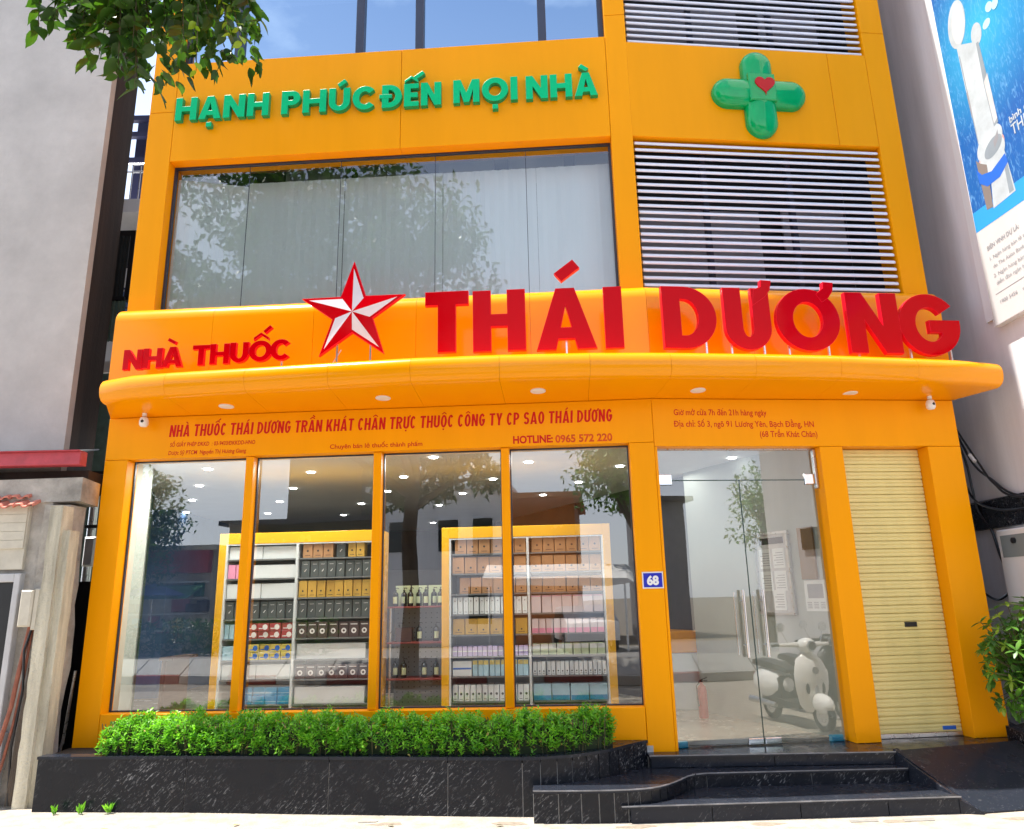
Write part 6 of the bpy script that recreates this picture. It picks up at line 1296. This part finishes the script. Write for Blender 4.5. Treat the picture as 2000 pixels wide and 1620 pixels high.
# ------------------------------------------------------------------ across the street (seen in the glass)
kb = thing('kerb_barrier', 'red and white painted concrete barrier along the road edge behind the viewer', 'barrier', (0, -.9, 0))
kp0, kp1 = Vector((-16, -2.35, 0)), Vector((14, .1, 0)); kd = (kp1 - kp0).normalized(); kn = Vector((-kd.y, kd.x, 0))
for k in range(25):
    a = kp0 + kd * 1.2 * k; b = a + kd * 1.17; o_ = kn * .22
    mb = MB(); mb.hexa([a - kn * .02, b - kn * .02, b + kn * .02, a + kn * .02, a - kn * .02 + Vector((0, 0, .19)), b - kn * .02 + Vector((0, 0, .19)), b + kn * .02 + Vector((0, 0, .17)), a + kn * .02 + Vector((0, 0, .17))]); build('kerb_face', mb, 'kerbred' if k % 2 else 'kerbwhite', kb)
    mb = MB(); mb.hexa([a - kn * .5, b - kn * .5, b - kn * .03, a - kn * .03, a - kn * .5 + Vector((0, 0, .50)), b - kn * .5 + Vector((0, 0, .50)), b - kn * .03 + Vector((0, 0, .195)), a - kn * .03 + Vector((0, 0, .195))]); build('top_slab', mb, 'kerbwhite', kb)
def house(nm, lab, x0, x1, y, z1, m, dep=6, wins=(), roof=None):
    h = thing(nm, lab, 'building', ((x0 + x1) / 2, y, 0)); mb = MB(); mb.box(FWf, x0, x1, y - dep, y, -.01, z1); build('wall', mb, m, h)
    for (a, z, w_, hh_) in wins:
        mb = MB(); mb.bbox(FWf, a - .06, a + w_ + .06, y - .02, y + .04, z - .06, z + hh_ + .06, .01); f_ = build('window', mb, 'whitewall', h)
        mb = MB(); mb.box(FWf, a, a + w_, y + .041, y + .05, z, z + hh_); build('pane', mb, 'carglass', f_)
    mb = MB(); mb.box(FWf, x0 - .3, x1 + .3, y - dep, y + .4, z1, z1 + .2); build('roof', mb, roof or m, h); return h
house('tower_block', 'tall brown grey tower block across the street', -12.6, -9.3, -15.5, 12.5, 'towerdark')
house('flat_roofed_house', 'long dark flat-roofed house below the tower across the street', -14.5, -8.3, -14.2, 4.9, 'towerdark', 1.2, roof='roofdark')
house('white_house', 'white painted house with dark windows behind the street tree across the road', -8.2, -3.0, -14, 6.0, 'whitewall', 6, [(-7.6, 3.6, .8, 1.2), (-5.6, 3.6, .8, 1.2), (-4.2, 3.4, .8, 1.4), (-4.4, .8, .9, 1.4)])
house('orange_house', 'orange painted house with a balcony across the road', -2.6, -.2, -14, 5.5, 'orangewall', 6)
house('shop_row', 'row of low red-fronted shops across the road on the left', -26, -15, -14, 3.9, 'cream', 6, [(-24, .6, 1.6, 2.0), (-21, .6, 1.6, 2.0)])
house('dark_roofed_house', 'grey house with a dark roof across the road on the right', 2.0, 12.2, -15, 5.6, 'greyback', 6, [(4, 3.0, 1.2, 1.4), (7, 3.0, 1.2, 1.4), (10, 3.0, 1.0, 1.4)], roof='roofdark')
def far_tree(x, y, z, r, rz, n, lab, sd, m='leaf'):
    t = thing('tree', lab, 'tree', (x, y, 0), 0, 'trees across the road'); q = random.Random(sd)
    mb = MB(); mb.tube([(x, y, -.01), (x + .1, y, z * .5), (x, y, z)], [.22, .16, .06], 8)
    for k in range(5): a = k * 1.26; mb.tube([(x, y, z * .55), (x + math.cos(a) * r * .6, y + math.sin(a) * r * .6, z + q.uniform(-.4, .8))], [.09, .03], 6)
    build('trunk', mb, 'bark', t)
    mb = MB()
    for k in range(n):
        c = Vector((x, y, z)) + Vector([a * b for a, b in zip(rdir(q), (r, r, rz))]) * q.uniform(.4, 1)
        for j in range(45):
            p = c + rdir(q) * .55 * q.random() ** .4; v_, f_ = simple_leaf(q.uniform(.16, .3), q.uniform(.08, .14)); Mx = orient(rdir(q) + Vector((0, 0, -.3)), q.uniform(-1, 1)); mb.add([p + Mx @ Vector(w_) for w_ in v_], f_)
    build('crown', mb, m, t, kind='stuff')
far_tree(-17.6, -11.5, 4.6, 2.3, 2.7, 150, 'dense round tree across the road far on the left', 21)
far_tree(2.2, -11.5, 6.2, 2.4, 1.9, 130, 'leafy tree across the road beside the orange house', 22, 'bush')
far_tree(15.5, -10.5, 5.0, 3.2, 2.4, 160, 'broad tree across the road on the right', 23, 'bush')
far_tree(19.5, -8.0, 4.2, 2.4, 2.4, 60, 'smaller tree at the far right across the road', 24, 'bush')
def palm(x, y, z, sd, lab):
    t = thing('palm_tree', lab, 'tree', (x, y, 0)); q = random.Random(sd); mb = MB(); mb.tube([(x, y, -.01), (x + .1, y, z)], [.16, .11], 8); build('trunk', mb, 'bark', t); mb = MB()
    for k in range(16):
        a = k * .4 + q.uniform(-.1, .1); e = q.uniform(.1, .9); L = q.uniform(1.1, 1.5)
        for i in range(14):
            u = i / 13; p = Vector((x + .1 + math.cos(a) * L * u, y + math.sin(a) * L * u, z + e * u * 1.2 - 1.2 * u * u))
            for s in (-1, 1): d = Vector((math.cos(a + s * .9), math.sin(a + s * .9), -.35)); v_, f_ = simple_leaf(.42 * (1.1 - u), .045); Mx = orient(d, 0); mb.add([p + Mx @ Vector(w_) for w_ in v_], f_)
    build('fronds', mb, 'bush', t, kind='stuff')
palm(13.4, -11, 5.2, 31, 'palm tree across the road before the dark-roofed house')
gh = thing('roadside_shrubbery', 'dark clipped shrubbery along the far side of the road on the left', 'hedge', (-17, -10.5, 0)); mb = MB(); q_ = random.Random(41)
for k in range(5200):
    p = Vector((q_.uniform(-27, -8.5), q_.uniform(-11.2, -10.2), q_.uniform(0, 1.25) ** .9)); v_, f_ = simple_leaf(q_.uniform(.14, .24), q_.uniform(.07, .11)); Mx = orient(rdir(q_), q_.uniform(-1, 1)); mb.add([p + Mx @ Vector(w_) for w_ in v_], f_)
build('foliage', mb, 'leaf', gh, kind='stuff')
mb = MB(); mb.bbox(FWf, -25, -15.0, -13.9, -13.6, 3.0, 3.95, .02); build('shop_fascia', mb, 'redbox', bpy.data.objects['shop_row'])
for k, mm_ in enumerate(('awngreen', 'canvaswhite', 'awngreen')):
    x0 = -21.5 + 2.2 * k; mb = MB(); mb.hexa([Vector((x0, -13.6, 2.5)), Vector((x0 + 2, -13.6, 2.5)), Vector((x0 + 2, -12.4, 2.0)), Vector((x0, -12.4, 2.0)), Vector((x0, -13.6, 2.54)), Vector((x0 + 2, -13.6, 2.54)), Vector((x0 + 2, -12.4, 2.04)), Vector((x0, -12.4, 2.04))]); build('shop_awning', mb, mm_, bpy.data.objects['shop_row'])
q_ = random.Random(17)
for k in range(46):
    x0 = q_.uniform(-24, -15.2); z0_ = q_.choice((.3, .9, 1.5, 2.1)); w_ = q_.uniform(.3, .9); mb = MB(); mb.bbox(FWf, x0, x0 + w_, -13.9, -13.6 - q_.uniform(0, .25), z0_, z0_ + q_.uniform(.3, .55), .02)
    build('shop_goods', mb, q_.choice(['redbox', 'whitebox', 'awngreen', 'brownbox', 'paleblue', 'yelbox', 'winebox', 'bush']), bpy.data.objects['shop_row'])
for z_ in (.82, 1.45, 2.05, 2.68):
    mb = MB(); mb.box(FWf, -24.5, -15.1, -13.95, -13.5, z_ - .05, z_); build('goods_shelf', mb, 'canvaswhite', bpy.data.objects['shop_row'])
def parasol(x, y, z, m, lab):
    t = thing('parasol', lab, 'parasol', (x, y, 0)); mb = MB(); mb.tube([(x, y, 0), (x, y, z)], .03, 6); build('pole', mb, 'alu', t); mb = MB(); n = 8; P = [Vector((x + 1.3 * math.cos(i * .785), y + 1.3 * math.sin(i * .785), z - .45)) for i in range(8)]
    mb.add([Vector((x, y, z))] + P + [p + Vector((0, 0, -.02)) for p in P], [(0, i + 1, (i + 1) % 8 + 1) for i in range(8)] + [(i + 1, i + 9, (i + 1) % 8 + 9, (i + 1) % 8 + 1) for i in range(8)]); build('canopy', mb, m, t)
parasol(-16.6, -12.6, 2.6, 'canvasblue', 'blue parasol before the red shops across the road'); parasol(-18.8, -12.8, 3.1, 'awngreen', 'green parasol before the red shops across the road')
mb = MB(); mb.prism([Vector((-3.2, -10.0, 2.42)), Vector((1.6, -10.0, 2.30)), Vector((1.8, -10.0, 2.16)), Vector((1.0, -10.0, 2.05)), Vector((-2.9, -10.0, 2.2))], [Vector((-3.2, -11.2, 2.9)), Vector((1.6, -11.2, 2.8)), Vector((1.8, -11.2, 2.66)), Vector((1.0, -11.2, 2.55)), Vector((-2.9, -11.2, 2.7))])
aw = thing('street_awning', 'long white canvas awning on poles across the road', 'awning', (-.8, -10.6, 0)); build('canvas', mb, 'canvaswhite', aw)
mb = MB(); mb.tube([(-3, -10.1, 0), (-3, -10.1, 2.4)], .04, 6); mb.tube([(1.5, -10.1, 0), (1.5, -10.1, 2.3)], .04, 6); build('pole', mb, 'alu', aw)
# parked car
cr2 = thing('parked_car', 'white hatchback parked on the road, mirrored in the last shop window', 'car', (.35, -5.4, 0))
prof = [(-1.9, .35), (-1.95, .75), (-1.7, .95), (-1.1, 1.02), (-.55, 1.42), (.75, 1.46), (1.45, 1.08), (1.85, .92), (1.95, .6), (1.9, .35)]
mb = MB(); mb.loft([[Vector((.35 + x, -5.4 - .85 * w_, z if z < 1.0 else z)) for x, z in [(a * (1 - .04 * abs(w_) ** 3), 1.0 + (b - 1.0) * 1 if b > 1 else b) for a, b in prof]] for w_ in (-1, -.9, 0, .9, 1)]); build('car_body', mb, 'carwhite', cr2, smooth=True)
mb = MB()
for q in ((-.95, -.35), (.0, .0)): pass
for sy in (-.856, .856): mb.prism([Vector((.35 + x, -5.4 + sy, z)) for x, z in ((-.95, 1.04), (-.52, 1.37), (.70, 1.40), (1.25, 1.07))], [Vector((.35 + x, -5.4 + sy * 1.004, z)) for x, z in ((-.95, 1.04), (-.52, 1.37), (.70, 1.40), (1.25, 1.07))])
build('side_window', mb, 'carglass', cr2)
for x in (-1.25, 1.2):
    for y in (-6.27, -4.70):
        mb = MB(); mb.cyl((.35 + x, y, .32), .32, .18, 18, Vector((0, 1, 0))); wl_ = build('wheel', mb, 'rubber', cr2); mb = MB(); mb.cyl((.35 + x, y - .005, .32), .19, .19, 14, Vector((0, 1, 0))); build('rim', mb, 'alu', wl_)

cr2.location = (.05, -11.6, 0); cr2.rotation_euler = (0, 0, R(78))
# ------------------------------------------------------------------ scooters parked beside the viewer, mirrored in the door glass
def scooter(loc, rz, body, lab):
    t = thing('parked_scooter', lab, 'scooter', loc, rz, 'scooters parked on the pavement'); Bd = lambda nm, mb, m, par=t, **k: build(nm, mb, m, par, local=True, smooth=True, **k)
    for x, r in ((.62, .21), (-.58, .21)):
        mb = MB(); mb.tube([(x + .165 * math.cos(a), 0, .21 + .165 * math.sin(a)) for a in [i * .3927 for i in range(17)]], .048, 8, cap=False); wl = Bd('wheel', mb, 'rubber'); mb = MB(); mb.cyl((x, -.03, .21), .13, .06, 16, Vector((0, 1, 0))); build('rim', mb, 'alu', wl, smooth=True) if False else Bd('rim', mb, 'alu')
    mb = MB(); mb.ell((-.50, 0, .50), .42, .21, .24, 18, 10); Bd('rear_cowl', mb, body)
    mb = MB(); mb.loft([[Vector((x, y, z)) for y, z in ((-.16, z0), (.16, z0), (.16, z0 + .07), (-.16, z0 + .07))] for x, z0 in ((-.25, .26), (.1, .24), (.34, .25))]); Bd('floorboard', mb, 'rubber')
    rings = []
    for z, x, w_ in ((.22, .40, .10), (.32, .42, .19), (.50, .45, .24), (.70, .46, .25), (.86, .42, .19), (.96, .38, .08)):
        rings.append([Vector((x - .02, -w_, z)), Vector((x + .03, -w_ * .8, z)), Vector((x + .09, 0, z)), Vector((x + .03, w_ * .8, z)), Vector((x - .02, w_, z)), Vector((x, w_ * .5, z)), Vector((x + .03, 0, z)), Vector((x, -w_ * .5, z))])
    mb = MB(); mb.loft(rings); Bd('leg_shield', mb, body)
    mb = MB(); mb.cyl((.535, 0, .74), .045, .015, 14, Vector((1, 0, .1)).normalized()); Bd('front_badge', mb, 'greyback')
    mb = MB(); mb.ell((.62, 0, .34), .22, .085, .13, 14, 8); Bd('front_fender', mb, body)
    mb = MB(); mb.tube([(.60, 0, .28), (.42, 0, .90), (.36, 0, 1.02)], .025, 8); Bd('steering_column', mb, 'alu')
    mb = MB(); mb.ell((.40, 0, 1.04), .13, .12, .10, 14, 8); mb.tube([(.34, -.36, 1.05), (.38, -.12, 1.05), (.38, .12, 1.05), (.34, .36, 1.05)], [.022, .035, .035, .022], 8); Bd('handlebar', mb, body)
    mb = MB(); mb.cyl((.50, 0, 1.04), .065, .03, 16, Vector((1, 0, 0))); Bd('headlight', mb, 'alu')
    for s in (-1, 1):
        mb = MB(); mb.tube([(.36, s * .24, 1.07), (.33, s * .30, 1.22)], .008, 6); mb.cyl((.33, s * .31, 1.27), .06, .015, 14, Vector((1, 0, 0))); Bd('mirror', mb, 'chrome')
        mb = MB(); mb.tube([(.34, s * .36, 1.05), (.33, s * .46, 1.045)], .018, 8); Bd('grip', mb, 'rubber')
    mb = MB(); mb.loft([[Vector((x, y, z)) for y, z in ((-w_, z0), (w_, z0), (w_ * .9, z0 + h_), (0, z0 + h_ * 1.2), (-w_ * .9, z0 + h_))] for x, z0, w_, h_ in ((-.88, .73, .09, .05), (-.72, .72, .15, .08), (-.35, .70, .15, .08), (-.12, .68, .11, .06), (-.04, .66, .06, .04))]); Bd('seat', mb, 'seatleather')
    mb = MB(); mb.loft([[Vector((x, y, z)) for y, z in ((-w_, z0), (w_, z0), (w_, z1_), (-w_, z1_))] for x, z0, z1_, w_ in ((-.62, .22, .40, .13), (-.30, .18, .52, .14), (-.12, .20, .62, .12))]); Bd('engine_casing', mb, 'black')
    for s in (-1, 1): mb = MB(); mb.ell((.505, s * .11, .52), .012, .03, .07, 10, 6); Bd('shield_vent', mb, 'black')
    mb = MB(); mb.box(FWf, .50, .52, -.09, .09, .62, .635); Bd('shield_trim', mb, 'chrome')
    mb = MB(); mb.cyl((.515, 0, 1.04), .05, .02, 14, Vector((1, 0, 0))); Bd('headlight_lens', mb, 'carglass')
    mb = MB(); mb.cyl((-.93, 0, .56), .04, .03, 12, Vector((-1, 0, 0))); Bd('tail_light', mb, 'redbox'); mb = MB(); mb.tube([(-.2, .17, .24), (-.8, .2, .26)], [.03, .045], 10); Bd('exhaust', mb, 'alu'); return t
scooter((4.36, 4.62, 0), R(90), 'scooter', 'white scooter with a black seat parked right of the viewer, mirrored in the door')
scooter((5.15, 3.95, 0), R(92), 'black', 'black scooter parked behind the white one, mirrored in the door')

for k in range(9):
    x_, y_ = (-4.0 + k * .98, 6.44 - (k % 3) * .06); y_ = min(y_, 6.22) if x_ > .1 else y_; mb = MB(); n_ = 9; rr2 = random.Random(k); P_ = [(x_ + .16 * rr2.uniform(.5, 1.2) * math.cos(i * .698), y_ + .05 * rr2.uniform(.5, 1.2) * math.sin(i * .698)) for i in range(n_)]
    mb.prism([Vector((a, b, .0008)) for a, b in P_], [Vector((a, b, .0016)) for a, b in P_]); build('dust_stain', mb, mat('pavement_stain', (.24, .20, .155), .95, var=.3, vscale=25) if k == 0 else bpy.data.materials['pavement_stain'], pv)
# small litter on the pavement
rl = random.Random(8)
for k, (x, y, rz) in enumerate(((.80, 6.10, .3), (-2.3, 6.45, 1.1), (-3.75, 6.30, 2.0), (-3.35, 6.42, .6), (-1.0, 6.35, 2.5), (1.9, 6.02, 1.4), (-.2, 6.3, .2))):
    v_, f_ = leaf_verts(.07, .028); mb = MB(); Mx = Matrix.Rotation(rz, 3, 'Z'); mb.add([Vector((x, y, .012)) + Mx @ Vector(q) for q in v_], f_)
    build('fallen_leaf', mb, 'brownbox' if k % 2 else 'stem', None, f'small dry fallen leaf on the pavement before the planter, {["below the step corner", "left of the planter middle", "near the far left end", "second from the left end", "right of the planter middle", "before the steps", "below the planter right part"][k]}', 'leaf', 'fallen leaves on the pavement')
for k, x in enumerate((-4.02, -3.80, -3.55)):
    t = thing('weed_tuft', f'small green weed tuft at the planter foot, {ORD[k]} from the left', 'weed', (x, 6.93, 0), group='weed tufts at the planter foot'); mb = MB()
    for j in range(14): v_, f_ = simple_leaf(rl.uniform(.05, .11), .02); Mx = orient(Vector((rl.uniform(-.5, .5), rl.uniform(-.6, .1), 1)), rl.uniform(-1, 1)); mb.add([Vector((x + rl.uniform(-.02, .02), 6.93, .0)) + Mx @ Vector(q) for q in v_], f_)
    build('leaves', mb, 'hedge', t, kind='stuff')
